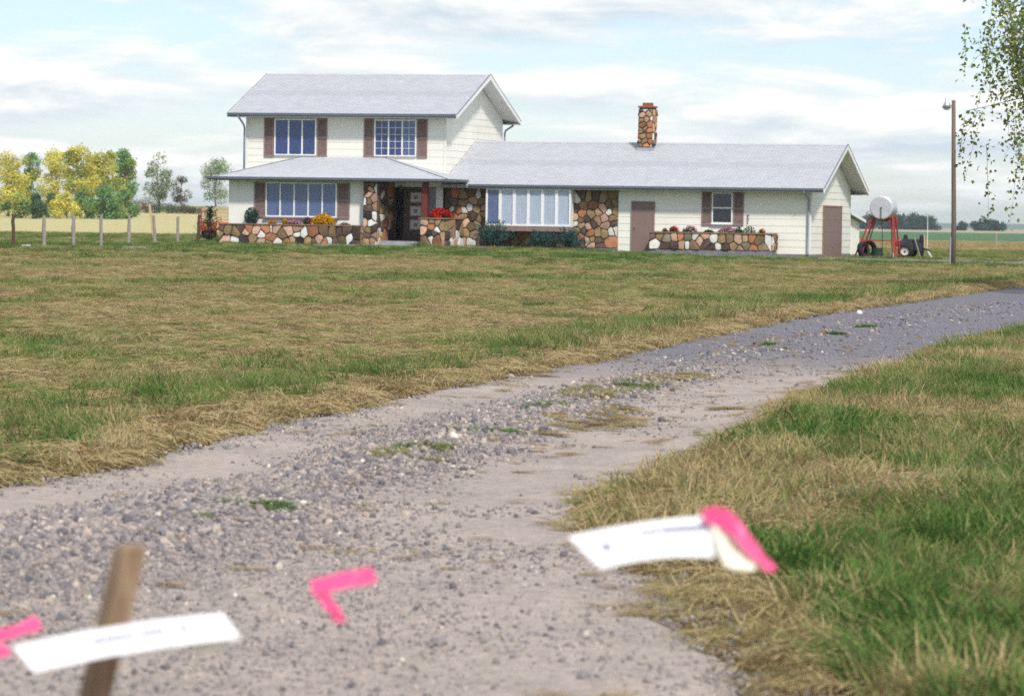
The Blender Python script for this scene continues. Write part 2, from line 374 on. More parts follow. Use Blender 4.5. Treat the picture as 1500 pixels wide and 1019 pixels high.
def road_profile(u, d):
    """height across the driveway: two wheel tracks, a stony crown"""
    return .02 + .035 * math.exp(-((u - .47) / .13) ** 2) - .02 * math.exp(-((u - .22) / .12) ** 2) - .02 * math.exp(-((u - .74) / .12) ** 2) + .01 * fbm(u*4, d*.8)
def driveway():
    dv = np.concatenate([np.arange(-30, 6, 2.), np.arange(6, 60, .25), np.arange(60, 131, 1.)]); nu = 28
    v = []; col = []
    for d in dv:
        l, r = road_l(d), road_r(d)
        for j in range(nu + 1):
            u = j / nu; e = -.09 if j in (0, nu) else 0
            v.append((l + (r - l) * u, d, road_profile(u, d) + e))
            col.append((math.exp(-((u - .47) / .15) ** 2), sstep(28.0, 36.5, d + 1.8 * fbm(u*3, d*.4) - 2*u), 0, 1))
    n1 = nu + 1
    f = [(i*n1 + j, i*n1 + j + 1, (i+1)*n1 + j + 1, (i+1)*n1 + j) for i in range(len(dv) - 1) for j in range(nu)]
    me = bpy.data.meshes.new('driveway'); me.from_pydata(v, [], f); me.polygons.foreach_set('use_smooth', [True]*len(f))
    at = me.color_attributes.new('Kind', 'FLOAT_COLOR', 'POINT'); at.data.foreach_set('color', np.array(col, np.float32).reshape(-1))
    m = bpy.data.materials.new('gravel bed'); m.use_nodes = True; t = m.node_tree; p = t.nodes['Principled BSDF']
    p.inputs['Roughness'].default_value = .95; p.inputs['Specular IOR Level'].default_value = .15
    g = N(t, 'ShaderNodeNewGeometry'); at = N(t, 'ShaderNodeAttribute', attribute_name='Kind'); sp = N(t, 'ShaderNodeSeparateColor'); LK(t, at.outputs[0], sp.inputs[0])
    vo = N(t, 'ShaderNodeTexVoronoi', inp={'Scale': 55.0}); LK(t, g.outputs['Position'], vo.inputs['Vector'])
    ra = N(t, 'ShaderNodeValToRGB'); sc = N(t, 'ShaderNodeSeparateColor'); LK(t, vo.outputs['Color'], sc.inputs[0]); LK(t, sc.outputs[0], ra.inputs[0])
    ra.color_ramp.elements[0].color = (.13, .12, .125, 1); ra.color_ramp.elements[1].color = (.44, .37, .325, 1)
    e = ra.color_ramp.elements.new(.5); e.color = (.28, .245, .23, 1)
    rb = N(t, 'ShaderNodeValToRGB'); LK(t, sc.outputs[0], rb.inputs[0])
    rb.color_ramp.elements[0].color = (.12, .117, .138, 1); rb.color_ramp.elements[1].color = (.225, .215, .245, 1)
    n = N(t, 'ShaderNodeTexNoise', inp={'Scale': 1.2, 'Detail': 8.0, 'Roughness': .65}); LK(t, g.outputs['Position'], n.inputs['Vector'])
    sand = N(t, 'ShaderNodeMix', data_type='RGBA'); sand.inputs[6].default_value = (.43, .36, .315, 1); sand.inputs[7].default_value = (.35, .298, .27, 1)
    LK(t, n.outputs[0], sand.inputs[0])
    # tracks are sandy, the crown stony
    fc = N(t, 'ShaderNodeMath', operation='MULTIPLY_ADD', use_clamp=True); fc.inputs[1].default_value = 1.3
    n4 = N(t, 'ShaderNodeMapRange', inp={'From Min': .35, 'From Max': .7, 'To Min': -.25, 'To Max': .75}); LK(t, n.outputs[0], n4.inputs[0])
    LK(t, sp.outputs[0], fc.inputs[0]); LK(t, n4.outputs[0], fc.inputs[2])
    mx = N(t, 'ShaderNodeMix', data_type='RGBA'); LK(t, fc.outputs[0], mx.inputs[0]); LK(t, sand.outputs[2], mx.inputs[6]); LK(t, ra.outputs[0], mx.inputs[7])
    my = N(t, 'ShaderNodeMix', data_type='RGBA'); LK(t, sp.outputs[1], my.inputs[0]); LK(t, mx.outputs[2], my.inputs[6]); LK(t, rb.outputs[0], my.inputs[7])
    n5 = N(t, 'ShaderNodeTexNoise', inp={'Scale': 14.0, 'Detail': 8.0, 'Roughness': .7}); LK(t, g.outputs['Position'], n5.inputs['Vector'])
    m5 = N(t, 'ShaderNodeMapRange', inp={'From Min': .3, 'From Max': .7, 'To Min': .75, 'To Max': 1.2}); LK(t, n5.outputs[0], m5.inputs[0])
    mm = N(t, 'ShaderNodeMix', data_type='RGBA', blend_type='MULTIPLY'); mm.inputs[0].default_value = 1
    LK(t, my.outputs[2], mm.inputs[6]); LK(t, m5.outputs[0], mm.inputs[7]); LK(t, mm.outputs[2], p.inputs['Base Color'])
    b = N(t, 'ShaderNodeBump', inp={'Strength': .7, 'Distance': .012}); LK(t, vo.outputs['Distance'], b.inputs['Height']); LK(t, b.outputs[0], p.inputs['Normal'])
    return tag(obj('driveway', me, m), 'rutted gravel driveway curving towards the farmhouse', 'driveway', kind='structure')
driveway()

def strip(name, pts, w, z, m, label):
    mb = MB(); P = [Vector((*q, 0)) for q in pts]; rows = []
    for i, q in enumerate(P):
        t = (P[min(i+1, len(P)-1)] - P[max(i-1, 0)]).normalized(); nrm = Vector((-t.y, t.x, 0))
        a, b = q + nrm*w/2, q - nrm*w/2
        za, zb = terrain(a.x, a.y) + z, terrain(b.x, b.y) + z
        rows.append([(a.x, a.y, za), (b.x, b.y, zb), (b.x, b.y, zb - .12), (a.x, a.y, za - .12)])
    mb.loops(rows); return tag(mb.build(name, m), label, 'path', kind='structure')
wk = [H(6.95, -2.15), H(6.85, -3.6), H(6.4, -5.2), H(5.6, -6.8), H(4.6, -8.2)]
strip('front_walk', [(q.x, q.y) for q in wk], 1.25, .07, MT['concrete'], 'pale concrete walk leading to the porch step')
wk = [H(9.6, -3.6), H(13, -3.75), H(17, -3.6), H(22, -3.4)]
strip('side_walk', [(q.x, q.y) for q in wk], .8, .06, MT['concrete'], 'narrow concrete walk along the house front')
strip('yard_path', [(11.4, 139.5), (13.6, 137.6), (17.9, 133.2), (26, 126)], 1.1, .09, MT['concrete'], 'pale concrete strip crossing the yard past the pole')

# far ridge on the right, blue with distance
mb = MB(); row = []
for i in range(121):
    s = -400 + i * 20; hgt = 3 + 4.5 * sstep(250, 900, s) + 2.2 * fbm(s*.004, 2.2)
    row.append([(s, 5200, -3), (s, 5200, hgt), (s, 5400, hgt + 1.5), (s, 5600, -3)])
mb.loops(row)
tag(mb.build('hills', mat('distant land', (.16, .20, .16), 1, .3, .01, coord='Object')), 'low far ridge on the horizon behind the fields', 'hills', kind='structure')

# ------------------------------------------------------------------ the house
W, L, D, PJ, OV = 8.36, 23.1, 8.0, 2.0, 0.6
ZU, ZUR, ZG, ZGR, ZH = 5.404, 7.1685, 2.667, 4.474, 2.838
house = empty('farmhouse', H(0, 0, 0), YAW)
tag(house, 'two storey cream farmhouse with grey roofs, stone front and brown shutters', 'house')
def hb(name, m, parent=None, **k): return None

# walls: cores, then lap siding boards
def core(x0, x1, y0, y1, z0, z1, m, gable=None):
    mb = MB()
    if gable is None: mb.box(x0, x1, y0, y1, z0, z1)
    else:
        ym = (y0 + y1) / 2
        poly = [(0, y0, z0), (0, y1, z0), (0, y1, z1), (0, ym, gable), (0, y0, z1)]
        mb.prism(poly, (x0, 0, 0), (x1, 0, 0))
    return mb.build('wall', m, house)
SU = (ZUR - ZU) / (D/2 + OV); SG = (ZGR - ZG) / (D/2 + OV)
w_up = core(0, W, 0, D, 0, ZU + .1, MT['siding'], ZU + .1 + SU*4 - .12)
w_low = core(0.0, 5.72, -PJ, -.01, 0, ZH - .08, MT['stucco'])
w_gar = core(W + .01, L, 0, D, 0, ZG + .12, MT['siding'], ZG + .12 + SG*4 - .12)
EXP = .27
def board_front(par, x0, x1, z0, y):
    mb = MB(); h = EXP + .025
    mb.prism([(0, y, z0), (0, y - .018, z0), (0, y - .006, z0 + h), (0, y, z0 + h)], (x0, 0, 0), (x1, 0, 0)); return mb.build('siding_board', MT['siding'], par)
def board_side(par, ya0, ya1, yb0, yb1, z0, z1, x):
    """board on a wall facing +X; bottom from ya0..ya1, top from yb0..yb1"""
    mb = MB()
    mb.add([(x, ya0, z0), (x, ya1, z0), (x + .018, ya1, z0), (x + .018, ya0, z0), (x, yb0, z1), (x, yb1, z1), (x + .006, yb1, z1), (x + .006, yb0, z1)],
           [(3,2,1,0),(4,5,6,7),(0,1,5,4),(1,2,6,5),(2,3,7,6),(3,0,4,7)]); return mb.build('siding_board', MT['siding'], par)
z = 2.95
while z < ZU - .05:
    board_front(w_up, 0, W, z, 0.0); z += EXP
def side_boards(par, x, z0, ze, slope, y0=0.0, y1=D):
    """ze: height of the wall at the eave line, slope of the roof above"""
    z = z0
    while z < ze + slope*D/2 - .1:
        zt = z + EXP + .025
        def span(q):
            c = max(0, (q - ze) / slope); return y0 + c + .001, y1 - c - .001
        a = span(z); b = span(min(zt, ze + slope*D/2 - .02))
        if a[1] - a[0] > .25: board_side(par, a[0], a[1], b[0], b[1], z, min(zt, ze + slope*D/2 - .02), x)
        z += EXP
side_boards(w_up, W, 2.95, ZU + .0, SU)
z = .16
while z < ZG - .1:
    board_front(w_gar, 15.47, L, z, 0.0); z += EXP
side_boards(w_gar, L, .16, ZG + .02, SG)
# corner boards
for (x, y, z0, z1) in ((0, 0, 3.0, ZU), (W, 0, 2.95, ZU), (L, 0, .14, ZG - .02)):
    s1 = -1 if x == 0 else 1
    mb = MB(); a, b = sorted((x + s1*.034, x - s1*.06)); mb.box(a, b, -.034, -.026 + .0, z0, z1)
    mb.build('corner_board', MT['siding'], house)
mb = MB(); mb.box(15.45, L + .012, -.04, D + .012, -.2, .155); mb.build('foundation', MT['found'], house)
mb = MB(); mb.box(-.02, 15.44, -.06, .3, -.2, .26); mb.build('foundation', MT['found'], house)

# roofs
def gable_roof(x0, x1, zE, zR, course=.145):
    y0, ym, y1 = -OV, D/2, D + OV; th = .16
    n = int(round(math.hypot(ym - y0, zR - zE) / course)); pr = []
    for i in range(n):
        a, b = i / n, (i + 1) / n
        pr.append((0, y0 + (ym - y0)*a, zE + (zR - zE)*a + .016)); pr.append((0, y0 + (ym - y0)*b, zE + (zR - zE)*b + .001))
    back = [(0, y0 + y1 - q[1], q[2]) for q in pr[::-1]]
    poly = pr + back[1:] + [(0, y1, zE - th + .04), (0, ym, zR - th), (0, y0, zE - th + .04)]
    # the stepped outline is concave: build it as strips so that every face stays convex
    mb = MB(); top = pr + back[1:]
    for k in range(len(top) - 1):
        a, b = top[k], top[k+1]
        mb.add([(x0, a[1], a[2]), (x1, a[1], a[2]), (x1, b[1], b[2]), (x0, b[1], b[2])], [(0,1,2,3)])
    for sgn in (0, 1):
        ya, yb = (y0, ym) if sgn == 0 else (y1, ym)
        e = 0 if sgn == 0 else 0
        mb.add([(x0, ya, zE - th + .04), (x1, ya, zE - th + .04), (x1, yb, zR - th), (x0, yb, zR - th)], [(0,1,2,3)])
        mb.add([(x0, ya, zE - th + .04), (x1, ya, zE - th + .04), (x1, ya, zE + .016), (x0, ya, zE + .016)], [(0,1,2,3)])
        for x in (x0, x1):
            mb.add([(x, ya, zE - th + .04), (x, ya, zE + .001), (x, yb, zR + .001), (x, yb, zR - th)], [(0,1,2,3)])
    return mb.build('roof', MT['roof'], house)
def gable_trim(rf, x0, x1, zE, zR, slope, spans, left=True):
    y0, ym, y1 = -OV, D/2, D + OV
    # gutters / fascia front and back
    for (a, b) in spans:
        mb = MB(); mb.prism([(0, y0 - .005, zE - .11), (0, y0 - .10, zE - .06), (0, y0 - .12, zE + .03), (0, y0 - .005, zE + .03)], (a, 0, 0), (b, 0, 0)); mb.build('gutter', MT['gutter'], rf)
    mb = MB(); mb.prism([(0, y1 + .005, zE - .11), (0, y1 + .10, zE - .06), (0, y1 + .12, zE + .03), (0, y1 + .005, zE + .03)], (x0, 0, 0), (x1, 0, 0)); mb.build('gutter', MT['gutter'], rf)
    # level soffits
    for (a, b, ya, yb) in ((spans[0][0], spans[-1][1], y0 + .01, -.03), (x0, x1, D + .01, y1 - .01)):
        mb = MB(); mb.box(a, b, ya, yb, zE - .135, zE - .115); mb.build('soffit', MT['soffit'], rf)
    xs = [x1] + ([x0] if left else [])
    for x in xs:
        sg = 1 if x == x1 else -1
        for ya, nm in ((y0, 'f'), (y1, 'b')):
            mb = MB(); xa, xb = sorted((x + sg*.003, x + sg*.035))
            q = [(0, ya, zE - .15), (0, ym, zR - .15 - .04), (0, ym, zR + .012), (0, ya, zE + .012)]
            mb.prism(q, (xa, 0, 0), (xb, 0, 0)); mb.build('rake_board', MT['trim'], rf)
            mb = MB(); mb.prism([(0, ya, zE + .013), (0, ym, zR + .013), (0, ym, zR + .033), (0, ya, zE + .033)], (xa - .0, 0, 0), (xb + .012*sg, 0, 0)); mb.build('drip_edge', MT['gutter'], rf)
            # sloping soffit under the rake overhang
            mb = MB(); xw = W if (x == x1 and x1 < 12) else (L if x == x1 else 0)
            a, b = sorted((xw, x)); mb.prism([(0, ya, zE - .14), (0, ym, zR - .185), (0, ym, zR - .165), (0, ya, zE - .12)], (a + .002, 0, 0), (b - .002, 0, 0)); mb.build('soffit', MT['soffit'], rf)
    mb = MB(); mb.prism([(0, ym - .16, zR - .052), (0, ym, zR + .022), (0, ym + .16, zR - .052), (0, ym, zR - .0)], (x0, 0, 0), (x1, 0, 0)); mb.build('ridge_cap', MT['roof'], rf)
rU = gable_roof(-OV, W + OV, ZU, ZUR); gable_trim(rU, -OV, W + OV, ZU, ZUR, SU, [(-OV, W + OV)])
rG = gable_roof(W + .03, L + OV, ZG, ZGR); gable_trim(rG, W + .03, L + OV, ZG, ZGR, SG, [(9.52, L + OV)], left=False)
# hip roof of the projecting room and porch
A, B, Cc, Dd, Ee, Ff = (-.58, -2.6, ZH), (9.45, -2.6, ZH), (5.93, -.001, 3.72), (2.28, -.001, 3.72), (-.58, -.001, ZH), (9.45, -.001, ZH)
mb = MB(); lo = [(q[0], q[1], q[2] - .05) for q in (A, B, Ff, Ee)]
mb.add([A, B, Cc, Dd, Ee, Ff] + lo, [(0,1,2,3), (0,3,4), (1,5,2), (0,6,7,1), (1,7,8,5), (4,9,6,0), (9,8,7,6), (5,8,9,4,3,2)])
rH = mb.build('roof', MT['roof'], house)
def eave(p, q, out, nm='gutter'):
    p, q, out = Vector(p), Vector(q), Vector(out); mb = MB(); zz = Vector((0, 0, 1))
    pr = [out*.004 - zz*.11, out*.09 - zz*.07, out*.11 + zz*.025, out*.004 + zz*.025]
    mb.loops([[p + k for k in pr], [q + k for k in pr]]); return mb.build(nm, MT['gutter'], rH)
eave((-.69, -2.6, ZH), (9.56, -2.6, ZH), (0, -1, 0)); eave((-.58, -2.6, ZH), (-.58, -.02, ZH), (-1, 0, 0)); eave((9.45, -2.6, ZH), (9.45, -.75, ZH), (1, 0, 0))
mb = MB(); mb.box(-.57, 9.44, -2.59, -.03, ZH - .10, ZH - .055); mb.build('soffit', MT['soffit'], rH)
for a, b in ((A, Dd), (B, Cc)):
    mb = MB(); mb.bar(Vector(a) + Vector((0, 0, .003)), Vector(b) + Vector((0, 0, .003)), .2, .008); mb.build('hip_cap', MT['roof'], rH)

# windows
def panes(win, x0, x1, z0, z1, y, n, drape, fr=.05, mull=.055, grid=None, drapes=None, wave=True):
    """frame and mullions proud of the wall by .1, glass and drapes behind it"""
    yf = y - .10
    mb = MB()
    mb.box(x0, x1, yf, y + .01, z1 - fr, z1); mb.box(x0, x1, yf, y + .01, z0, z0 + fr)
    mb.box(x0, x0 + fr, yf, y + .01, z0 + fr, z1 - fr); mb.box(x1 - fr, x1, yf, y + .01, z0 + fr, z1 - fr)
    mb.build('frame', MT['trim'], win)
    wd = (x1 - x0 - 2*fr - (n - 1)*mull) / n
    for i in range(n):
        a = x0 + fr + i*(wd + mull); b = a + wd
        if i:
            mb = MB(); mb.box(a - mull, a, yf + .012, y + .01, z0 + fr, z1 - fr); mb.build('mullion', MT['trim'], win)
        mb = MB(); mb.box(a, b, yf + .035, yf + .041, z0 + fr, z1 - fr); mb.build('pane', MT['glass'], win)
        dm = (drapes or {}).get(i, drape)
        mb = MB(); k = 25; rows = []
        for j in range(k):
            u = j / (k - 1); yy = yf + .052 + (.006 * math.sin(u * wd / .07 * 2*math.pi + i) if wave else 0)
            rows.append([(a + (b - a)*u, yy, z0 + fr), (a + (b - a)*u, yy, z1 - fr), (a + (b - a)*u, yy + .008, z1 - fr), (a + (b - a)*u, yy + .008, z0 + fr)])
        mb.loops(rows); mb.build('curtain', dm, win)
        if grid:
            gx, gz = grid
            for q in range(1, gx):
                xx = a + wd*q/gx; mb = MB(); mb.box(xx - .007, xx + .007, yf + .018, yf + .034, z0 + fr, z1 - fr); mb.build('muntin', MT['trim'], win)
            for q in range(1, gz):
                zz = z0 + fr + (z1 - z0 - 2*fr)*q/gz; mb = MB(); mb.box(a, b, yf + .020, yf + .032, zz - .007, zz + .007); mb.build('muntin', MT['trim'], win)
def part(nm, label=None, parent=None):
    o = empty(nm); o.parent = parent or house
    if label: o['label'] = label
    return o
def shutter(x0, x1, z0, z1, y):
    s = part('shutter'); mb = MB(); yb = y - .03; yf = y - .055; w = .05; zm = z0 + (z1 - z0)*.5
    mb.box(x0, x0 + w, yf, yb + .03, z0, z1); mb.box(x1 - w, x1, yf, yb + .03, z0, z1)
    for (a, b) in ((z0, z0 + .07), (zm - .04, zm + .04), (z1 - .07, z1)): mb.box(x0 + w, x1 - w, yf, yb + .03, a, b)
    mb.build('frame', MT['shutter'], s)
    for (a, b) in ((z0 + .07, zm - .04), (zm + .04, z1 - .07)):
        n = int((b - a) / .045)
        mb = MB()
        for i in range(n):
            zz = a + (b - a)*i/n; mb.prism([(0, yb + .02, zz + .05), (0, yb - .018, zz), (0, yb - .012, zz - .004), (0, yb + .026, zz + .046)], (x0 + w, 0, 0), (x1 - w, 0, 0))
        mb.box(x0 + w, x1 - w, yb + .021, yb + .028, a, b)
        mb.build('louvre_panel', MT['shutter'], s)
for a in ((.75, 1.16, 3.68, 5.27, 0), (3.0, 3.41, 3.70, 5.27, 0), (4.96, 5.36, 3.70, 5.27, 0), (7.18, 7.60, 3.70, 5.27, 0),
          (1.09, 1.56, 1.28, 2.66, -PJ), (4.57, 5.06, 1.26, 2.66, -PJ), (18.80, 19.18, 1.21, 2.53, 0), (20.06, 20.46, 1.22, 2.53, 0)): shutter(*a)
w = part('window', 'navy three light window upstairs on the left'); panes(w, 1.20, 2.97, 3.76, 5.22, 0, 3, MT['navy'])
w = part('window', 'gridded three light window upstairs on the right'); panes(w, 5.41, 7.16, 3.76, 5.22, 0, 3, MT['navy'], grid=(2, 5), drapes={1: MT['navy'], 2: MT['blue']})
w = part('window', 'wide five light window with blue drapes'); panes(w, 1.58, 4.55, 1.30, 2.66, -PJ, 5, MT['blue'])
mb = MB(); mb.box(1.5, 4.62, -PJ - .14, -PJ, 1.24, 1.297); mb.build('sill', MT['shutter'], w)
w = part('window', 'small double hung garage window'); 
zc = 1.90
panes(w, 19.21, 20.03, 1.30, 2.50, 0, 1, MT['dark'], fr=.045, wave=False)  # no drape here: the dark sheet paints the dimness of the room
mb = MB(); mb.box(19.255, 19.985, -.092, -.03, zc - .025, zc + .025); mb.build('meeting_rail', MT['trim'], w)
mb = MB(); mb.box(19.18, 20.055, -.13, -.03, 1.255, 1.298); mb.build('sill', MT['trim'], w)
# bay window box
bay = part('bay_window', 'wide white six light box bay with pale curtains')
YB = -.42
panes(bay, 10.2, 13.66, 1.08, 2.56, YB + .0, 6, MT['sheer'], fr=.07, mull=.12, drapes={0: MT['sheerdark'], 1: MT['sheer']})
mb = MB(); mb.box(10.2, 13.66, YB + .012, -.002, 1.06, 2.558); mb.build('box', MT['trim'], bay)
mb = MB(); mb.box(10.17, 13.69, YB - .13, -.002, .88, 1.057); mb.build('sill', MT['shutter'], bay)
mb = MB(); mb.box(8.38, 15.45, -.10, -.003, 2.562, 2.70 - .15 + .012 + .0) if False else mb.box(10.16, 13.70, YB - .02, -.003, 2.561, 2.60); mb.build('head_board', MT['darkwood'], bay)

# doors
def slab_door(x0, x1, z0, z1, label):
    d = part('door', label); mb = MB()
    mb.box(x0, x1, -.07, -.01, z0, z1); mb.build('slab', MT['door'], d)
    mb = MB(); mb.box(x0 - .06, x0 - .002, -.085, -.008, z0, z1 + .06); mb.box(x1 + .002, x1 + .06, -.085, -.008, z0, z1 + .06); mb.box(x0 - .002, x1 + .002, -.085, -.008, z1 + .002, z1 + .06)
    mb.build('casing', MT['shutter'], d)
    mb = MB(); mb.tube([(x0 + .09, -.07, z0 + .98), (x0 + .09, -.13, z0 + .98)], .03, 10); mb.build('knob', MT['gold'], d)
slab_door(16.05, 16.86, .12, 2.06, 'taupe door in the garage front')
d = part('door', 'taupe door in the garage gable end'); mb = MB()
mb.box(L + .01, L + .06, 2.35, 5.8, .06, 2.0); mb.build('slab', MT['door'], d)
mb = MB(); mb.box(L + .008, L + .075, 2.25, 2.348, .06, 2.07); mb.box(L + .008, L + .075, 5.802, 5.9, .06, 2.07); mb.box(L + .008, L + .075, 2.348, 5.802, 2.002, 2.07); mb.build('casing', MT['cap'], d)
for i in range(1, 4):
    zz = .06 + 1.94*i/4; mb = MB(); mb.box(L + .061, L + .066, 2.36, 5.79, zz - .008, zz + .008); mb.build('panel_joint', MT['shutter'], d)
mb = MB(); mb.box(L + .061, L + .10, 4.0, 4.2, .45, .49); mb.build('handle', MT['metal'], d)

# entry porch
YE = -.2
mb = MB(); mb.box(6.32, 8.36, YE, -.005, .2, 2.74); mb.build('entry_wall', MT['darkwood'], house)
mb = MB(); mb.box(6.33, 8.36, YE - .03, YE - .002, 2.56, 2.735); mb.build('entry_header', MT['trim'], house)
mb = MB(); mb.box(8.06, 8.34, YE - .04, YE - .002, .45, 2.557); mb.build('entry_trim', MT['trim'], house)
fd = part('door', 'dark front door with three gilt framed panels')
mb = MB(); mb.box(6.75, 7.72, YE - .05, YE - .003, .46, 2.52); mb.build('slab', MT['darkwood'], fd)
for zc in (2.145, 1.61, 1.07):
    mb = MB()
    x0, x1, z0, z1 = 6.98, 7.50, zc - .22, zc + .22
    mb.box(x0, x1, YE - .072, YE - .052, z1 - .04, z1); mb.box(x0, x1, YE - .072, YE - .052, z0, z0 + .04); mb.box(x0, x0 + .04, YE - .072, YE - .052, z0 + .04, z1 - .04); mb.box(x1 - .04, x1, YE - .072, YE - .052, z0 + .04, z1 - .04)
    q = mb.build('panel_moulding', MT['gold'], fd)
    mb = MB(); mb.box(x0 + .041, x1 - .041, YE - .064, YE - .053, z0 + .041, z1 - .041); mb.build('panel', MT['panel'], fd)
    mb = MB(); mb.box(7.17, 7.31, YE - .074, YE - .0645, zc - .07, zc + .07); mb.build('panel_boss', MT['gold'], fd)
mb = MB(); mb.tube([(6.84, YE - .05, 1.45), (6.84, YE - .12, 1.45)], .03, 10); mb.build('knob', MT['gold'], fd)
for x0, x1 in ((6.40, 6.71), (7.78, 8.05)):
    sl = part('sidelight'); mb = MB(); mb.box(x0, x1, YE - .02, YE - .012, .5, 2.52); mb.build('pane', MT['glass'], sl)
    mb = MB(); mb.box(x0, x1, YE - .008, YE - .003, .5, 2.52); mb.build('curtain', MT['dark'], sl)  # near-black backing, indoor shade painted in, not a hung curtain
mb = MB(); mb.box(6.33, 8.36, -2.2, YE - .005, -.1, .42); mb.build('porch_floor', MT['concrete'], house)
mb = MB(); mb.box(6.2, 8.12, -2.58, -2.21, -.1, .30); mb.build('porch_step', MT['concrete'], house)
mb = MB(); mb.box(8.13, 8.35, -2.34, -2.12, 1.36, ZH - .102); mb.build('porch_post', MT['redwood'], house)
pl = part('porch_lantern'); mb = MB(); mb.tube([(7.0, -1.5, ZH - .10), (7.0, -1.5, ZH - .22)], .008, 6); mb.build('chain', MT['machine'], pl)
mb = MB(); mb.tube([(7.0, -1.5, ZH - .22), (7.0, -1.5, ZH - .26), (7.0, -1.5, ZH - .42), (7.0, -1.5, ZH - .45)], [.02, .07, .055, .02], 6); mb.build('lamp', MT['machine'], pl)

# downspouts
def spout(pts, r=.042):
    mb = MB(); mb.tube(pts, r, 8); mb.build('downspout', MT['spout'], house, smooth=True)
spout([(-.16, -.66, ZU - .08), (-.13, -.60, ZU - .16), (-.09, -.15, ZU - .42), (-.075, -.08, ZU - .55), (-.075, -.075, 3.05)])
spout([(L - .16, -.66, ZG - .08), (L - .14, -.58, ZG - .17), (L - .08, -.16, ZG - .33), (L - .07, -.10, ZG - .45), (L - .07, -.09, .25), (L - .04, -.2, .14)])
spout([(W + .30, D + .66, ZU - .08), (W + .28, D + .58, ZU - .17), (W + .10, D + .15, ZU - .38), (W + .08, D + .08, ZU - .5), (W + .07, D + .075, 3.3)])

# ------------------------------------------------------------------ field stone
def clip(poly, n, c):
    out = []
    for i in range(len(poly)):
        p, q = poly[i], poly[(i+1) % len(poly)]
        a, b = p[0]*n[0] + p[1]*n[1] - c, q[0]*n[0] + q[1]*n[1] - c
        if a <= 0: out.append(p)
        if (a < 0 < b) or (b < 0 < a):
            t = a / (a - b); out.append((p[0] + (q[0]-p[0])*t, p[1] + (q[1]-p[1])*t))
    return out
SW = {'W': -.006, 'O': .006, 'P': .003, 'D': -.001}
def cells(seeds, rect, gap):
    u0, u1, v0, v1 = rect; res = []
    for i, (x, y, c) in enumerate(seeds):
        poly = [(u0 + gap*.3, v0 + gap*.3), (u1 - gap*.3, v0 + gap*.3), (u1 - gap*.3, v1 - gap*.3), (u0 + gap*.3, v1 - gap*.3)]
        for j, (a, b, _) in enumerate(seeds):
            if i == j: continue
            dx, dy = a - x, b - y; l = math.hypot(dx, dy)
            if l < 1e-6 or l > 3: continue
            sh = (SW.get(c, 0) - SW.get(seeds[j][2], 0)) / (2*l)
            n = (dx/l, dy/l); poly = clip(poly, n, n[0]*(x+a)/2 + n[1]*(y+b)/2 + max(-.3*l, min(.3*l, sh)) - gap/2)
            if len(poly) < 3: break
        if len(poly) >= 3: res.append((poly, c))
    return res
def stone_mesh(poly, F, depth):
    # drop short edges, cut the corners, raise the face unevenly
    q = []
    for p in poly:
        if not q or math.hypot(p[0]-q[-1][0], p[1]-q[-1][1]) > .025: q.append(p)
    if len(q) < 3: q = poly
    r = []
    for i in range(len(q)):
        a, b = q[i], q[(i+1) % len(q)]; k1, k2 = rng.uniform(.06, .24), rng.uniform(.06, .24); l = math.hypot(b[0]-a[0], b[1]-a[1]) + 1e-9
        nx, ny = (b[1]-a[1])/l, -(b[0]-a[0])/l
        for t in ((k1, 1 - k2) if l < .16 else (k1, rng.uniform(.4, .6), 1 - k2)):
            e = rng.uniform(-.016, .006) * min(1, l/.15)
            r.append((a[0]+(b[0]-a[0])*t + nx*e, a[1]+(b[1]-a[1])*t + ny*e))
    cx = sum(p[0] for p in r)/len(r); cy = sum(p[1] for p in r)/len(r)
    tx, ty = rng.uniform(-.12, .12), rng.uniform(-.12, .12)
    def ring(k, dp): return [F(cx + (p[0]-cx)*k, cy + (p[1]-cy)*k, max(.004, dp + (p[0]-cx)*tx + (p[1]-cy)*ty)) for p in r]
    mb = MB(); R0 = [F(p[0], p[1], -.02) for p in r]
    mb.loops([R0, ring(1.0, depth*.45), ring(.90, depth*.9)], cap=False)
    n = len(r); o = len(mb.v); mb.v.append(tuple(F(cx, cy, depth*1.08))); base = o - n
    for j in range(n): mb.f.append((base + j, base + (j+1) % n, o))
    return mb
def stones(parent, seeds, src, rect, F, gap=.022, jitter=0):
    """seeds measured on the face in src = (x0, x1, ytop, ybottom) units, rect the face in metres"""
    x0, x1, ya, yb = src; u0, u1, v0, v1 = rect
    S = [(u0 + (x - x0)/(x1 - x0)*(u1 - u0), v1 - (y - ya)/(yb - ya)*(v1 - v0), c) for x, y, c in seeds]
    for poly, c in cells(S, rect, gap): stone_mesh(poly, F, rng.uniform(.035, .08)).build('stone', STONE[c], parent)
def auto_seeds(w, h, sp, pal='TTOPYYDDKWG', r=rng):
    s = []; tries = 0
    while tries < 400:
        x, y = r.uniform(0, w), r.uniform(0, h); tries += 1
        if all(math.hypot(x-a, y-b) > sp*r.uniform(.75, 1.2) for a, b, _ in s): s.append((x, y, r.choice(pal)))
    return s
def SP(txt): 
    o = []
    for q in txt.split(';'):
        a, b, c = q.split(','); o.append((float(a), float(b), c.strip()))
    return o
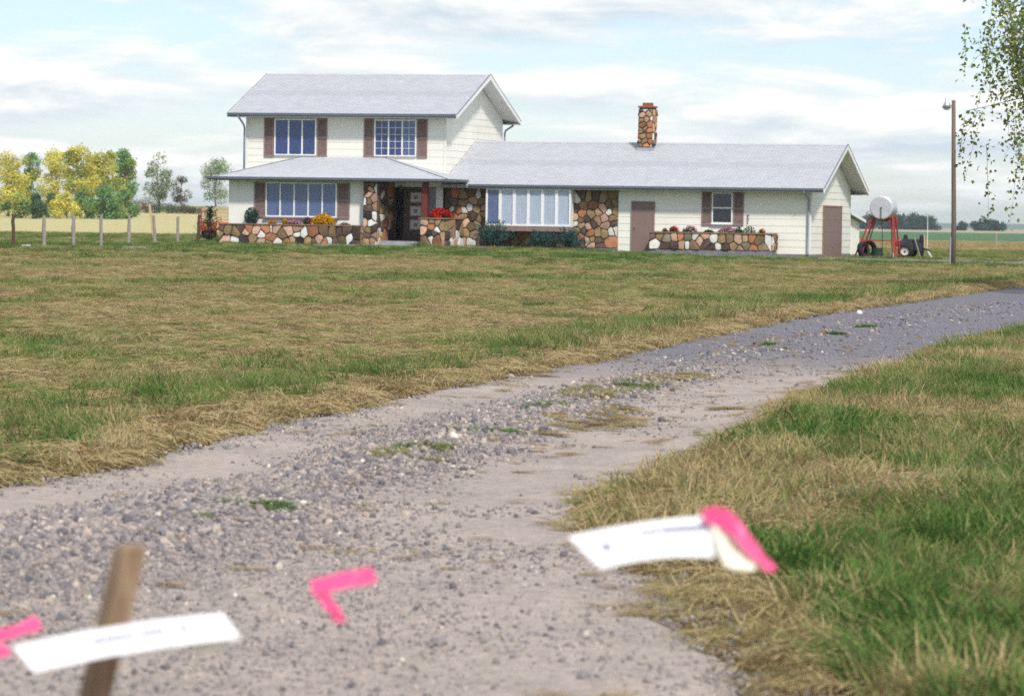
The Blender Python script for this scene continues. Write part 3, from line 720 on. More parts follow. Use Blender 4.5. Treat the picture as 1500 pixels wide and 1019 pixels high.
# entry pillar
pil = MB(); pil.box(5.73, 6.31, -2.33, -.02, -.1, ZH - .102); pil = pil.build('stone_pillar', MT['mortar'], house)
stones(pil, SP('200,130,Y;105,130,D;170,185,T;110,215,D;150,250,P;90,330,W;205,300,P;155,330,Y;150,420,D;255,160,W;140,500,K;240,500,W;250,400,T;88,590,P;170,600,W;150,690,Y;130,740,D;215,680,D;120,820,T;215,810,P;258,840,W;245,745,P'),
       (70, 270, 95, 875), (5.73, 6.31, .2, ZH - .11), lambda u, v, k: Vector((u, -2.33 - k, v)))
stones(pil, SP('325,255,W;300,330,D;310,200,D;440,230,O;390,360,D;330,430,Y;330,530,W;395,500,T;460,500,O;425,600,P;290,600,D;340,620,D;295,700,W;390,720,O;275,745,P;330,770,Y;470,640,D;440,740,K;360,150,D;440,330,Y;480,420,D;480,780,D;300,830,P;395,600,O;430,420,D;350,300,D'),
       (270, 500, 95, 875), (-2.33, -.22, .2, ZH - .11), lambda u, v, k: Vector((6.31 + k, u, v)))
# low wall beside the porch
low = MB(); low.box(8.12, 9.11, -2.42, -.02, -.1, 1.30); low = low.build('porch_wall', MT['mortar'], house)
stones(low, SP('890,605,P;970,600,P;1050,605,Y;870,690,P;970,655,O;1025,690,W;945,735,K;965,785,W;885,820,Y;1040,800,O;1125,780,T;1105,640,Y;1000,730,D'),
       (825, 1140, 570, 890), (8.12, 9.11, .2, 1.30), lambda u, v, k: Vector((u, -2.42 - k, v)))
stones(low, SP('1160,650,Y;1205,640,Y;1170,760,D;1210,720,P;1255,730,P;1215,840,W;1265,830,P;1300,760,W;1310,640,D;1340,840,W;1170,860,D;1340,700,Y'),
       (1140, 1365, 570, 890), (-2.42, -.06, .2, 1.30), lambda u, v, k: Vector((9.11 + k, u, v)))
mb = MB(); mb.box(8.06, 9.19, -2.50, -.08, 1.302, 1.355); mb.build('wall_cap', MT['cap'], house)
# stone front round the bay
sw = MB(); sw.box(8.38, 15.44, -.03, -.002, .262, 2.55); sw = sw.build('stone_front', MT['mortar'], house)
FW = lambda u, v, k: Vector((u, -.03 - k, v))
stones(sw, SP('115,215,O;185,230,T;245,205,Y;305,230,W;60,215,D;355,215,D;105,280,G;185,290,T;265,270,T;335,270,T;65,315,D;240,325,W;290,340,T;350,330,P;95,350,W;150,355,O;185,350,W;60,370,D;180,410,Y;260,400,D;355,385,T;320,430,Y;360,450,G;110,400,O;200,455,P;250,495,Y;300,470,G;60,460,Y;105,480,Y;120,545,P;155,545,P;210,540,Y;270,555,P;95,590,D;125,610,W;180,600,P;150,610,D;245,615,W;330,600,D;350,530,D'),
       (45, 385, 165, 650), (8.38, 10.19, .262, 2.55), FW)
stones(sw, SP('430,560,D;480,600,D;560,560,D;600,620,Y;660,560,O;690,605,Y;770,575,T;830,560,W;870,600,D;920,560,O;970,555,P;1030,535,W;960,640,T;1000,610,D;520,640,D;730,640,D;880,640,D;640,660,Y;1040,600,Y;800,630,O;400,620,Y'),
       (385, 1058, 525, 660), (10.19, 13.66, .262, .87), FW)
stones(sw, SP('1090,250,W;1130,220,D;1180,230,Y;1305,240,T;1395,215,Y;1240,225,D;1130,305,Y;1220,300,O;1350,290,Y;1400,275,Y;1305,325,P;1355,355,W;1265,360,T;1120,375,O;1205,375,Y;1405,355,Y;1080,330,D;1075,405,P;1115,430,Y;1075,455,W;1260,425,T;1310,410,P;1385,410,Y;1165,420,D;1220,460,D;1325,470,P;1125,475,P;1180,480,P;1410,500,W;1370,515,W;1395,450,D;1085,515,Y;1145,510,D;1200,540,O;1260,535,Y;1315,530,Y;1070,565,O;1105,575,O;1210,590,Y;1180,605,P;1260,600,D;1370,610,O;1265,640,D;1130,610,D;1080,620,D;1215,640,P'),
       (1058, 1425, 165, 662), (13.66, 15.44, .262, 2.55), FW)
# chimney
ch = MB(); ch.box(15.42, 15.98, 3.18, 3.78, 3.9, 5.86); ch = ch.build('chimney', MT['mortar'], house)
for rc, F in (((15.42, 15.98, 4.28, 5.80), lambda u, v, k: Vector((u, 3.18 - k, v))), ((3.18, 3.78, 4.42, 5.80), lambda u, v, k: Vector((15.98 + k, u, v))),
              ((3.18, 3.78, 4.42, 5.80), lambda u, v, k: Vector((15.42 - k, u, v)))):
    s = auto_seeds(rc[1]-rc[0], rc[3]-rc[2], .19, 'TTOPYTDOOWYP')
    stones(ch, [(x, rc[3]-rc[2]-y, c) for x, y, c in s], (0, rc[1]-rc[0], 0, rc[3]-rc[2]), rc, F, gap=.03)
mb = MB(); mb.box(15.38, 16.02, 3.14, 3.82, 5.862, 5.93); mb.build('chimney_cap', MT['brick'], ch)
mb = MB(); mb.box(15.53, 15.88, 3.29, 3.67, 5.932, 6.06); mb.build('flue', MT['brick'], ch)
mb = MB(); mb.box(15.36, 16.04, 3.10, 3.86, 4.0, 4.27); mb.build('flashing', MT['flash'], ch)

# ------------------------------------------------------------------ stone planters
def planter(label, x0, x1, yf, yb, z0, z1, base, front, fsrc, side=None, cat='planter'):
    """origin at the front left foot"""
    r = empty('stone_planter', H(x0, yf, 0), YAW); tag(r, label, cat)
    w, dp = x1 - x0, yb - yf
    mb = MB(); mb.box(0, w, 0, dp, z0 + base, z1 - .05); body = mb.build('body', MT['mortar'], r)
    if base: mb = MB(); mb.box(-.02, w + .02, -.02, dp, z0 - .2, z0 + base - .002); mb.build('concrete_base', MT['found'], r)
    stones(body, front, fsrc, (0, w, z0 + base, z1 - .052), lambda u, v, k: Vector((u, -k, v)))
    s = auto_seeds(dp, z1 - z0 - base, .24)
    stones(body, [(x, z1 - z0 - base - y, c) for x, y, c in s], (0, dp, 0, z1 - z0 - base), (0, dp, z0 + base, z1 - .052), lambda u, v, k: Vector((w + k, u, v)))
    mb = MB(); mb.box(-.03, w + .05, -.07, .10, z1 - .048, z1); mb.box(-.03, .10, .101, dp - .002, z1 - .048, z1); mb.box(w - .10, w + .05, .101, dp - .002, z1 - .048, z1); mb.build('rim', MT['cap'], r)
    mb = MB(); mb.box(.1, w - .1, .1, dp - .01, z1 - .05, z1 - .03); mb.build('soil', MT['mortar'], r)
    return r
planter('long low stone planter under the five light window', -.15, 5.72, -2.62, -2.02, .1, 1.02, 0,
        SP('60,450,Y;45,490,P;115,460,Y;105,497,W;165,490,K;175,455,P;215,485,Y;230,450,P;272,470,W;270,505,P;325,480,O;305,440,O;350,440,P;400,465,Y;370,507,W;430,510,O;435,445,P;485,435,P;500,495,K;495,465,W;522,462,W;560,500,Y;585,450,O;620,490,P;650,445,Y;685,503,W;705,450,Y;755,490,Y;740,450,D;808,480,W;850,465,D;840,510,D;780,445,D;20,440,D;15,470,Y;145,440,D;195,440,O;460,500,T;310,515,T;590,505,D;655,510,O;720,505,D;330,440,W'),
        (10, 870, 420, 530))
planter('stone planter on a concrete base under the garage window', 16.95, 21.78, -.95, -.05, 0, .95, .26,
        SP('235,462,W;260,425,Y;300,440,G;295,480,D;345,475,D;350,430,P;390,470,T;420,430,G;455,470,T;418,470,W;470,430,W;490,445,P;520,418,P;530,465,D;575,435,W;600,480,W;620,440,Y;640,485,D;665,437,T;690,475,T;715,437,P;755,430,T;760,475,G;830,445,Y;850,480,T;895,450,W;215,420,D;380,425,O;560,490,D;790,430,O;725,495,T;800,495,O'),
        (200, 905, 408, 500))

# ------------------------------------------------------------------ shrubs and flowers by the house
JUN = [(3, (.035, .09, .078)), (3, (.06, .13, .112)), (2, (.095, .175, .15)), (1, (.022, .05, .04))]
def sprays(n, rad, hgt, seed, droop=.0, steps=26, upright=.5):
    """points along shoots that rise from the base and lean outwards"""
    r = np.random.default_rng(seed); pts = []
    for _ in range(n):
        az = r.uniform(0, 2*np.pi); reach = rad * r.uniform(.25, 1.0); h = hgt * r.uniform(.45, 1.0) * (1 - .45 * (reach/rad)**2)
        t = np.linspace(.12, 1, steps)[:, None]
        p = np.concatenate([np.cos(az)*reach*t**(.9), np.sin(az)*reach*t**(.9), h*t**upright - droop*h*t**3], 1)
        pts.append(p + r.normal(size=p.shape) * (.035 + .03*rad) * (.4 + .6*(1 - t)))
    return np.concatenate(pts)
def juniper(label, x, y, rad, hgt, seed, stretch=1.0):
    r = empty('juniper_shrub', H(x, y, .2), YAW); tag(r, label, 'shrub', 'junipers below the bay window')
    p = sprays(int(95*rad), rad, hgt, seed); p[:, 0] *= stretch
    o = obj('foliage', leaf_mesh('foliage', p, .085, mixcols(JUN, len(p)), aspect=2.6), MT['leaf'], r)
    mb = MB()
    for k in range(6):
        a = k*1.05; mb.tube([(0, 0, -.05), (.3*rad*math.cos(a), .3*rad*math.sin(a), hgt*.3), (.6*rad*math.cos(a), .6*rad*math.sin(a), hgt*.45)], [.025, .018, .008], 5)
    mb.build('stem', MT['bark'], r)
juniper('tall spiky juniper below the left end of the bay window', 10.75, -1.3, .95, 1.3, 3, 1.08)
juniper('low spreading juniper below the middle of the bay window', 12.75, -1.25, .66, .85, 4, 1.15)
juniper('wide juniper below the right end of the bay window', 13.85, -1.3, .82, 1.0, 5, 1.2)

def ball_points(n, rx, ry, rz, seed, shell=.5):
    r = np.random.default_rng(seed); v = r.normal(size=(n, 3)); v /= np.linalg.norm(v, axis=1)[:, None]
    k = r.uniform(shell**3, 1, n) ** (1/3)
    v *= k[:, None]; v[:, 0] *= rx; v[:, 1] *= ry; v[:, 2] *= rz; return v
GRN = [(3, (.035, .075, .022)), (2, (.06, .11, .035)), (1, (.025, .05, .02))]
def flower_plant(name, label, x, y, z, rx, rz, bloom, nb, leafpal=GRN, nl=260, bs=.045, group=None, cat='flowers', dome=True, fol=True):
    r = empty(name, H(x, y, z), YAW); tag(r, label, cat, group)
    sd = int(abs(x)*97 + abs(z)*13)
    if fol:
        p = ball_points(nl, rx, rx*.8, rz, sd, .2); p[:, 2] = np.abs(p[:, 2])*.9 if dome else p[:, 2] + rz
        obj('foliage', leaf_mesh('foliage', p, .06, mixcols(leafpal, len(p))), MT['leaf'], r)
    if bloom:
        p = ball_points(nb, rx*1.03, rx*.85, rz*1.05, sd + 1, .85); p[:, 2] = np.abs(p[:, 2]) if dome else p[:, 2] + rz
        keep = p[:, 2] > rz*.15; p = p[keep]
        # every bloom is a small fan of petals
        q = np.repeat(p, 5, 0) + np.random.default_rng(sd).normal(size=(len(p)*5, 3))*bs*.35
        obj('blooms', leaf_mesh('blooms', q, bs, mixcols(bloom, len(q), .12), aspect=1.1), MT['leaf'], r)
    return r
YEL = [(3, (.72, .42, .02)), (1, (.60, .30, .01))]; RED = [(3, (.52, .03, .025)), (1, (.55, .07, .01)), (1, (.7, .03, .05))]
PNK = [(2, (.62, .25, .38)), (1, (.7, .42, .5)), (1, (.45, .15, .28))]; ORG = [(2, (.70, .25, .02)), (1, (.6, .35, .03))]
pz = 1.0; py = -2.30
flower_plant('chrysanthemum', 'large dome of yellow chrysanthemum in the long planter', 4.07, py, pz, .46, .42, YEL, 420, bs=.055)
flower_plant('shrub', 'dark rounded evergreen shrub at the left of the long planter', 1.08, py, pz - .05, .31, .36, None, 0, JUN, 1300, cat='shrub', dome=False)
flower_plant('marigold', 'small orange flowers right of the evergreen in the planter', 1.95, py, pz, .16, .14, ORG, 40, group='orange flowers')
flower_plant('marigold', 'small tight orange yellow bloom left of the pink flowers', 2.48, py, pz, .11, .22, YEL, 40, group='orange flowers')
flower_plant('petunia', 'pink petunias in the middle of the long planter', 2.86, py, pz, .30, .19, PNK, 70, group='pink flowers')
flower_plant('petunia', 'upright green plant with red and pink blooms beside yellow chrysanthemum', 3.40, py, pz, .18, .36, [(1, (.55, .06, .14))], 16, group='pink flowers')
flower_plant('ground_plant', 'low pale green plant right of the yellow chrysanthemum', 4.95, py, pz, .26, .12, PNK, 6, [(2, (.12, .19, .08)), (1, (.2, .26, .12))], 200)
flower_plant('geranium', 'bright red geraniums on the low porch wall', 8.78, -1.95, 1.34, .42, .36, RED, 150, bs=.085)
pz = .93; py = -.5
for nm, lb, x, rx, rz, bl, nb in (
    ('marigold', 'tiny orange flower near the door end of garage planter', 17.45, .10, .16, ORG, 24),
    ('salvia', 'small red flowers in the garage planter', 17.82, .20, .24, RED, 50),
    ('petunia', 'pink petunias left of the garage window', 18.45, .30, .26, PNK, 70),
    ('ground_plant', 'low green leaves below the garage window', 19.2, .22, .14, None, 0),
    ('petunia', 'broad clump of pink petunias under garage window', 19.95, .36, .24, PNK, 90),
    ('ground_plant', 'dark leafy plant right of the pink petunias', 20.37, .20, .27, None, 0),
    ('marigold', 'small orange bloom at the right end of garage planter', 21.3, .12, .18, ORG, 30)):
    flower_plant(nm, lb, x, py, pz, rx, rz, bl, nb, group='flowers in the garage planter')
lark = flower_plant('larkspur', 'tall leafy larkspur with a purple flower spike', 20.8, py, pz, .26, .34, None, 0, group='flowers in the garage planter')
pp = np.random.default_rng(5).normal(size=(90, 3)) * [.028, .028, .0]; pp[:, 2] = np.random.default_rng(6).uniform(.35, .72, 90); pp[:, 0] -= .08
obj('flower_spike', leaf_mesh('flower_spike', pp, .05, mixcols([(1, (.16, .06, .30)), (1, (.25, .1, .38))], 90)), MT['leaf'], lark)

# young spruce at the left corner of the house
sp = empty('young_spruce', H(-.72, -2.2, .2), YAW); tag(sp, 'dark young spruce at the left corner of the house', 'tree')
mb = MB(); mb.tube([(0, 0, -.05), (.01, 0, .5), (.03, 0, 1.1), (.02, 0, 1.5)], [.045, .035, .022, .006], 7); mb.build('trunk', MT['bark'], sp)
pts = []
r5 = np.random.default_rng(21)
for k in range(120):
    h = r5.uniform(.12, 1.45); L_ = (.62 * (1 - (h/1.62)**1.4) + .08) * r5.uniform(.55, 1.1); a = r5.uniform(0, 2*np.pi)
    if .18 < h < .42 and r5.random() < .6: L_ *= .35
    t = np.linspace(.1, 1, 16)[:, None]
    p = np.concatenate([np.cos(a)*L_*t, np.sin(a)*L_*t, h + .32*L_*t**1.5], 1); pts.append(p + r5.normal(size=p.shape)*.028)
pts = np.concatenate(pts)
obj('foliage', leaf_mesh('foliage', pts, .075, mixcols([(3, (.025, .05, .03)), (2, (.045, .075, .045)), (1, (.07, .09, .05))], len(pts)), aspect=2.4), MT['leaf'], sp)

# ------------------------------------------------------------------ trees
def tree(name, label, s, d, h, rad, pal, seed, n=2600, leaf=.30, crown0=.10, group='trees in the field behind the house', lean=0.0, dens=1.0, z0=None, nblob=16, trunk_r=None, squash=1.0, pal2=None):
    r = np.random.default_rng(seed); z = terrain(s, d) if z0 is None else z0
    t = empty(name, (s, d, z - .1), 0); tag(t, label, 'tree', group)
    tr = trunk_r or h*.022
    mb = MB(); top = h*.8
    pth = [Vector((lean*h*(q**1.5) + .02*h*math.sin(q*5 + seed), .02*h*math.cos(q*4 + seed), top*q)) for q in np.linspace(0, 1, 7)]
    mb.tube(pth, [tr*(1 - .85*q) for q in np.linspace(0, 1, 7)], 7)
    mb.build('trunk', MT['bark'], t, smooth=True)
    blobs = []; lim = MB()
    for k in range(nblob):
        q = r.uniform(0, 1); hh = h*(crown0 + (1 - crown0)*q*.93); prof = math.sin(math.pi*min(1, .14 + .86*(q*.92 + .04)))**.6
        a = r.uniform(0, 2*np.pi); rr = rad*prof*r.uniform(.35, .9)
        base = pth[min(6, int(6*max(.05, (hh/top*.75))))] if hh/top*.75 < 1 else pth[5]
        c = Vector((lean*h*q + math.cos(a)*rr, math.sin(a)*rr, hh))
        lim.tube([base, base.lerp(c, .55) + Vector((0, 0, .03*h)), c], [tr*.35, tr*.2, tr*.05], 5)
        blobs.append((c, rad*r.uniform(.28, .52)))
    lim.build('limbs', MT['bark'], t, smooth=True)
    pts = []; cols = []
    for k, (c, br) in enumerate(blobs):
        m = int(2.1*n/nblob * r.uniform(.6, 1.4) * dens)
        p = ball_points(m, br*1.1, br*1.1, br*1.0, seed*31 + k, .45)
        p += r.normal(size=p.shape)*br*.16
        pts.append(p + np.array(c)); u = pal2 if (pal2 and r.random() < .4) else pal
        cols.append(mixcols(u, m) * r.uniform(.8, 1.2))
    pts = np.concatenate(pts); cols = np.clip(np.concatenate(cols), 0, 1)
    obj('crown', leaf_mesh('crown', pts, leaf, cols, aspect=1.3), MT['leaf'], t)
    return t
YL = [(4, (.80, .70, .14)), (2, (.66, .63, .18)), (1.2, (.34, .44, .14))]; YG = [(2, (.48, .48, .12)), (2, (.26, .36, .11)), (1, (.62, .54, .12))]
GR = [(3, (.20, .36, .13)), (2, (.28, .42, .16)), (1, (.13, .23, .10))]; PG = [(2, (.33, .40, .25)), (2, (.25, .32, .21)), (1, (.42, .43, .22))]
BRN = [(2, (.16, .14, .10)), (2, (.12, .14, .08)), (1, (.20, .15, .10))]
def at_px(x, d): return (x - 750) / F_PX * d
for nm, lb, x, d, h, rad, pal, sd_, kw in (
    ('cottonwood_tree', 'yellow cottonwood at the left edge of the grove', 8, 556, 9.6, 3.0, YL, 1, dict(n=2600)),
    ('cottonwood_tree', 'green cottonwood just right of the grove edge', 44, 575, 9.8, 2.1, YG, 2, dict(n=1900, pal2=GR)),
    ('cottonwood_tree', 'sparse pale yellow cottonwood with bare upper limbs', 80, 560, 10.2, 2.5, YL, 3, dict(n=1900, nblob=18)),
    ('cottonwood_tree', 'tall yellow cottonwood in the middle of the grove', 113, 552, 10.5, 2.7, YL, 4, dict(n=2600, pal2=YG)),
    ('cottonwood_tree', 'tallest yellow cottonwood of the grove', 146, 566, 11.0, 2.9, YL, 5, dict(n=2900, pal2=YG)),
    ('cottonwood_tree', 'green cottonwood at the right end of the grove', 179, 572, 10.3, 2.4, GR, 6, dict(n=2400, pal2=YG)),
    ('willow_tree', 'pale airy willow right of the grove', 229, 640, 9.4, 2.6, PG, 7, dict(n=1300, crown0=.3, nblob=14)),
    ('small_tree', 'small bare looking tree between two pale trees', 263, 640, 6.3, 1.8, BRN, 8, dict(n=650, crown0=.3, nblob=12, leaf=.24)),
    ('ash_tree', 'lone green tree beside the upper downspout', 313, 770, 9.6, 3.6, PG, 9, dict(n=1700, crown0=.2, pal2=GR)),
    ('small_tree', 'dark round green tree low in the yellow grove', 51, 530, 3.6, 1.3, [(1, (.09, .15, .08)), (1, (.13, .18, .09))], 10, dict(n=900, crown0=.05, nblob=9)),
    ('small_tree', 'bushy low green tree under the tallest cottonwood', 150, 540, 4.6, 2.6, GR, 12, dict(n=1700, crown0=.04, nblob=14)),
    ('small_tree', 'low green bush tree at the foot of the green cottonwood', 176, 548, 4.2, 1.8, GR, 13, dict(n=1100, crown0=.04, nblob=10, pal2=YG)),
    ('small_tree', 'low green and yellow bush tree at the left end of grove', 22, 535, 4.0, 2.2, YG, 15, dict(n=1200, crown0=.03, nblob=11, pal2=GR)),
    ('cottonwood_tree', 'yellow green cottonwood tucked behind the tallest ones', 128, 585, 9.6, 2.4, YG, 16, dict(n=2200, pal2=GR)),
    ('small_tree', 'low green bush tree between the yellow cottonwoods', 70, 545, 3.8, 1.8, GR, 17, dict(n=1000, crown0=.03, nblob=10, pal2=YG)),
    ('small_tree', 'mixed green bush tree just left of the tallest cottonwood', 122, 545, 4.4, 2.0, YG, 18, dict(n=1200, crown0=.03, nblob=11, pal2=GR)),
    ('small_tree', 'low yellow bush tree under the middle cottonwood', 95, 538, 3.4, 2.0, YL, 14, dict(n=900, crown0=.04, nblob=9))):
    tree(nm, lb, at_px(x, d), d, h, rad, pal, sd_, **kw)
def bush(label, s, d, rx, rz, pal, seed, n=700, leaf=.2, name='bush', group='hedge bushes behind the grove'):
    z = terrain(s, d); o = empty(name, (s, d, z), 0); tag(o, label, 'bush', group)
    r = np.random.default_rng(seed); pts = []
    for k in range(7):
        p = ball_points(n//7, rx*.5, rx*.4, rz*.6, seed*17 + k, .3); p += [r.uniform(-.6, .6)*rx, r.uniform(-.3, .3)*rx, rz*.45 + r.uniform(-.1, .25)*rz]; pts.append(p)
    p = np.concatenate(pts); p[:, 2] = np.maximum(p[:, 2], .02)
    obj('foliage', leaf_mesh('foliage', p, leaf, mixcols(pal, len(p))), MT['leaf'], o)
    mb = MB()
    for k in range(4): mb.tube([(0, 0, -.1), (rx*.4*math.cos(k*1.7), rx*.3*math.sin(k*1.7), rz*.6)], [.07, .02], 5)
    mb.build('stem', MT['bark'], o)
RDB = [(2, (.17, .09, .06)), (2, (.12, .11, .06)), (1, (.22, .12, .08))]; DGB = [(2, (.07, .10, .055)), (1, (.11, .12, .07))]
for i, (x, rx, rz, pal, lb) in enumerate(((196, 2.0, 2.3, RDB, 'reddish bush right of the green cottonwood'), (212, 1.7, 1.9, RDB, 'rusty low bush left of the pale willow'), (230, 2.0, 1.7, DGB, 'dark green bush at the foot of the pale willow'),
                                   (249, 1.9, 1.7, DGB, 'dark bush between the willow and the small tree'), (268, 1.8, 1.3, RDB, 'low rusty bush under the small bare looking tree'), (286, 1.5, 1.0, BRN, 'last low brown bush of the hedge, towards the wagon'))):
    bush(lb, at_px(x, 625), 625, rx, rz, pal, 60 + i)
FAR = [(2, (.05, .085, .06)), (1, (.07, .105, .07))]
for i, (x, h, rad, lb) in enumerate(((1268, 6.5, 6, 'dark far tree just right of the shed roof'), (1285, 5.5, 6.5, 'dark far tree behind the fuel tank'), (1308, 5.5, 6, 'dark far tree right of the fuel tank'), (1329, 8, 6, 'tallest far tree in the clump right of the tank'),
                                (1343, 6.5, 6, 'far tree in the clump left of the thin white pole'), (1360, 5.5, 5, 'rightmost far tree of the clump by the thin white pole'), (1406, 3.5, 3, 'small far tree just right of the lamp pole'),
                                (1428, 4.8, 5, 'far tree left of centre in the right hand clump'), (1443, 5.8, 5, 'tallest tree of the far right clump'), (1456, 4.5, 4.5, 'small far tree at the end of right hand clump'))):
    tree('far_tree', lb, at_px(x, 1750), 1750, h, rad, FAR, 80 + i, n=700, leaf=.9, crown0=.0, group='far trees on the horizon', nblob=10)

# big tree whose hanging branches reach in at the upper right
def big_tree():
    r = np.random.default_rng(77); S, Dp = 15.35, 75.0
    t = empty('birch_tree', (S, Dp, 0), 0); tag(t, 'large tree with hanging leafy twigs at the right edge', 'tree')
    mb = MB(); mb.tube([(0, 0, -.2), (.05, 0, 1.5), (-.05, .1, 3.5), (.1, 0, 6), (.05, .1, 8.5), (0, 0, 11)], [.30, .25, .21, .15, .09, .03], 10); mb.build('trunk', MT['bark'], t, smooth=True)
    pts = []; lim = MB(); tw = MB()
    # the boughs on the side towards the house reach furthest and hang lowest
    REACH = [(9.75, .4, 5.75), (9.45, -.6, 5.15), (9.75, -.2, 4.75), (9.30, .3, 4.55), (9.75, .8, 4.25), (10.1, -.3, 4.6), (10.05, .2, 5.5), (10.2, -.8, 3.75), (10.45, .5, 5.2), (10.5, .1, 4.2), (10.6, -.5, 6.1), (10.2, .6, 3.0), (10.6, 0, 3.3), (10.9, .7, 4.8), (9.9, 1.1, 6.3), (11.0, -.9, 5.6)]
    for k in range(46):
        a = r.uniform(0, 2*np.pi)
        if k < 28: a = math.pi + r.uniform(-1.0, 1.0)
        h0 = r.uniform(2.6, 9.5); R = (6.6 - .33*max(0, h0 - 5)) * r.uniform(.6, 1.0); rise = r.uniform(.2, 1.7)
        e = np.array([math.cos(a)*R, math.sin(a)*R*.8, h0 + rise - .09*R])
        if k < len(REACH):
            e = np.array([REACH[k][0] + .15 - S, REACH[k][1], REACH[k][2]]); h0 = min(9.0, max(2.8, e[2] - .6 + .1*k % 1))
        b = np.array([0, 0, h0]); mid = (b + e)/2 + np.array([0, 0, .55])
        lim.tube([b, b + (mid - b)*.6 + np.array([0, 0, .12]), mid, (mid + e)/2 + np.array([0, 0, .1]), e], [.05, .035, .022, .011, .004], 5)
        for j in range(25 if k < len(REACH) else 20):
            q = r.uniform(.86, 1.01) if k < len(REACH) and r.random() < .8 else r.uniform(.4, 1.0); p0 = (1-q)**2*b + 2*q*(1-q)*mid + q*q*e + r.normal(size=3)*.34
            Lh = r.uniform(.2, .75) if k < len(REACH) else r.uniform(.3, 1.6); m = int(22*Lh) + 7
            tt = np.linspace(0, 1, m)[:, None]; sway = r.normal(size=2)*.3
            tip = np.concatenate([sway[0]*tt, sway[1]*tt, -Lh*tt**1.2], 1)
            pp = p0 + tip
            tw.tube([p0, p0 + tip[m//2], p0 + tip[-1]], [.006, .004, .002], 3, cap=False)
            pts.append(pp + r.normal(size=pp.shape)*.075)
    lim.build('limbs', MT['bark'], t, smooth=True); tw.build('twigs', MT['bark'], t, fix=False)
    p = np.concatenate(pts)
    obj('crown', leaf_mesh('crown', p, .092, mixcols([(3, (.20, .28, .08)), (2, (.29, .34, .12)), (1, (.13, .18, .07)), (.8, (.42, .39, .13))], len(p)), aspect=1.4, drop=.5), MT['leaf'], t)
big_tree()

# ------------------------------------------------------------------ yard objects
def terr(s, d): return terrain(s, d)
POST = [(18, 122, 1.02, 'brownpost', -.02, 'dark brown fence post at the left edge'), (62, 121, 1.0, 'weathered', .01, 'second fence post from the left'), (106, 123, 1.02, 'weathered', -.02, 'third fence post from the left'),
        (146, 124, 1.06, 'weathered', .0, 'fourth fence post from the left'), (186, 135, 1.06, 'weathered', .01, 'fence post left of the leaning board'), (226, 143, 1.06, 'weathered', -.09, 'fence post tilted beside the leaning board'),
        (258, 148, 1.02, 'weathered', .01, 'fence post between the leaning board and the orange wagon'), (288, 150, 1.12, 'brownpost', .02, 'brown fence post just left of the orange wagon')]
for x, d, h, m, lean, lb in POST:
    s = at_px(x, d); mb = MB(); rr = np.random.default_rng(int(x)); rings = []
    for q in np.linspace(0, 1, 7):
        cx = lean*h*q + .006*rr.normal(); rad = .062*(1 - .12*q)
        rings.append([(cx + rad*(1 + .12*rr.normal())*math.cos(2*math.pi*j/9), rad*(1 + .12*rr.normal())*math.sin(2*math.pi*j/9), -.15 + (h + .15)*q + (0 if q < 1 else .03*math.cos(j))) for j in range(9)])
    mb.loops(rings); o = mb.build('fence_post', MT[m]); o.location = (s, d, terr(s, d)); tag(o, lb, 'fence post', 'fence posts left of the house')
s, d = at_px(222, 143.4), 143.4
mb = MB(); mb.bar((.08, 0, -.1), (-.15, .05, 1.48), .085, .03, (0, 1, 0)); o = mb.build('leaning_board', MT['lath']); o.location = (s, d, terr(s, d)); tag(o, 'pale new board leaning on a fence post', 'board')

# orange hay wagon left of the house
s, d = at_px(318, 176), 176
wg = empty('farm_wagon', (s, d, .2), math.radians(8)); tag(wg, 'orange farm wagon with wooden racks partly behind the house', 'wagon')
mb = MB(); mb.box(-.85, 1.6, -.9, .9, .42, .50); mb.box(-.85, 1.6, -.88, -.80, .50, .82); mb.box(-.85, -.78, -.8, .88, .5, .82); mb.build('bed', MT['orange'], wg)
mb = MB(); mb.box(-.9, -.84, -.92, -.84, .45, 1.35); mb.build('corner_post', MT['red'], wg)
for k in range(5):
    x = -.72 + k*.55; mb = MB(); mb.box(x, x + .09, -.95, -.90, .5, 1.45 + .1*(k % 2)); mb.build('rack_stake', MT['lath'], wg)
for k in range(4):
    mb = MB(); mb.box(-.84, 1.6, -.895, -.882, .88 + k*.15, .98 + k*.15); mb.build('rack_board', MT['lath'], wg)
def wheel(parent, x, y, z, R, w, hub=True, hm=None, axis='y'):
    wl = empty('wheel'); wl.parent = parent; wl.location = (x, y, z)
    if axis == 'x': wl.rotation_euler = (0, 0, math.pi/2)
    prof = [(R*.58, -w*.45), (R*.8, -w*.5), (R*.97, -w*.38), (R, 0), (R*.97, w*.38), (R*.8, w*.5), (R*.58, w*.45)]
    mb = MB(); rings = [[(q[0]*math.cos(2*math.pi*j/24), q[1], q[0]*math.sin(2*math.pi*j/24)) for j in range(24)] for q in prof]; mb.loops(rings + [rings[0]], cap=False); mb.build('tyre', MT['tyre'], wl, smooth=True)
    mb = MB(); prof = [(R*.1, -w*.12), (R*.3, -w*.2), (R*.46, -w*.12), (R*.57, -w*.4), (R*.57, w*.4), (R*.1, w*.1)]
    rings = [[(q[0]*math.cos(2*math.pi*j/24), q[1], q[0]*math.sin(2*math.pi*j/24)) for j in range(24)] for q in prof]; mb.loops(rings); mb.build('rim', hm or MT['hub'], wl, smooth=True)
    mb = MB(); mb.tube([(0, -w*.3, 0), (0, w*.25, 0)], R*.13, 10); mb.build('hub', MT['tyre'], wl)
    return wl
for x in (-.45, 1.2):
    for y in (-.78, .78): wheel(wg, x, y, .32, .32, .16, hm=MT['red'])
mb = MB(); mb.bar((-.85, 0, .40), (-1.0, -.1, .25), .07, .07); mb.build('drawbar', MT['red'], wg)

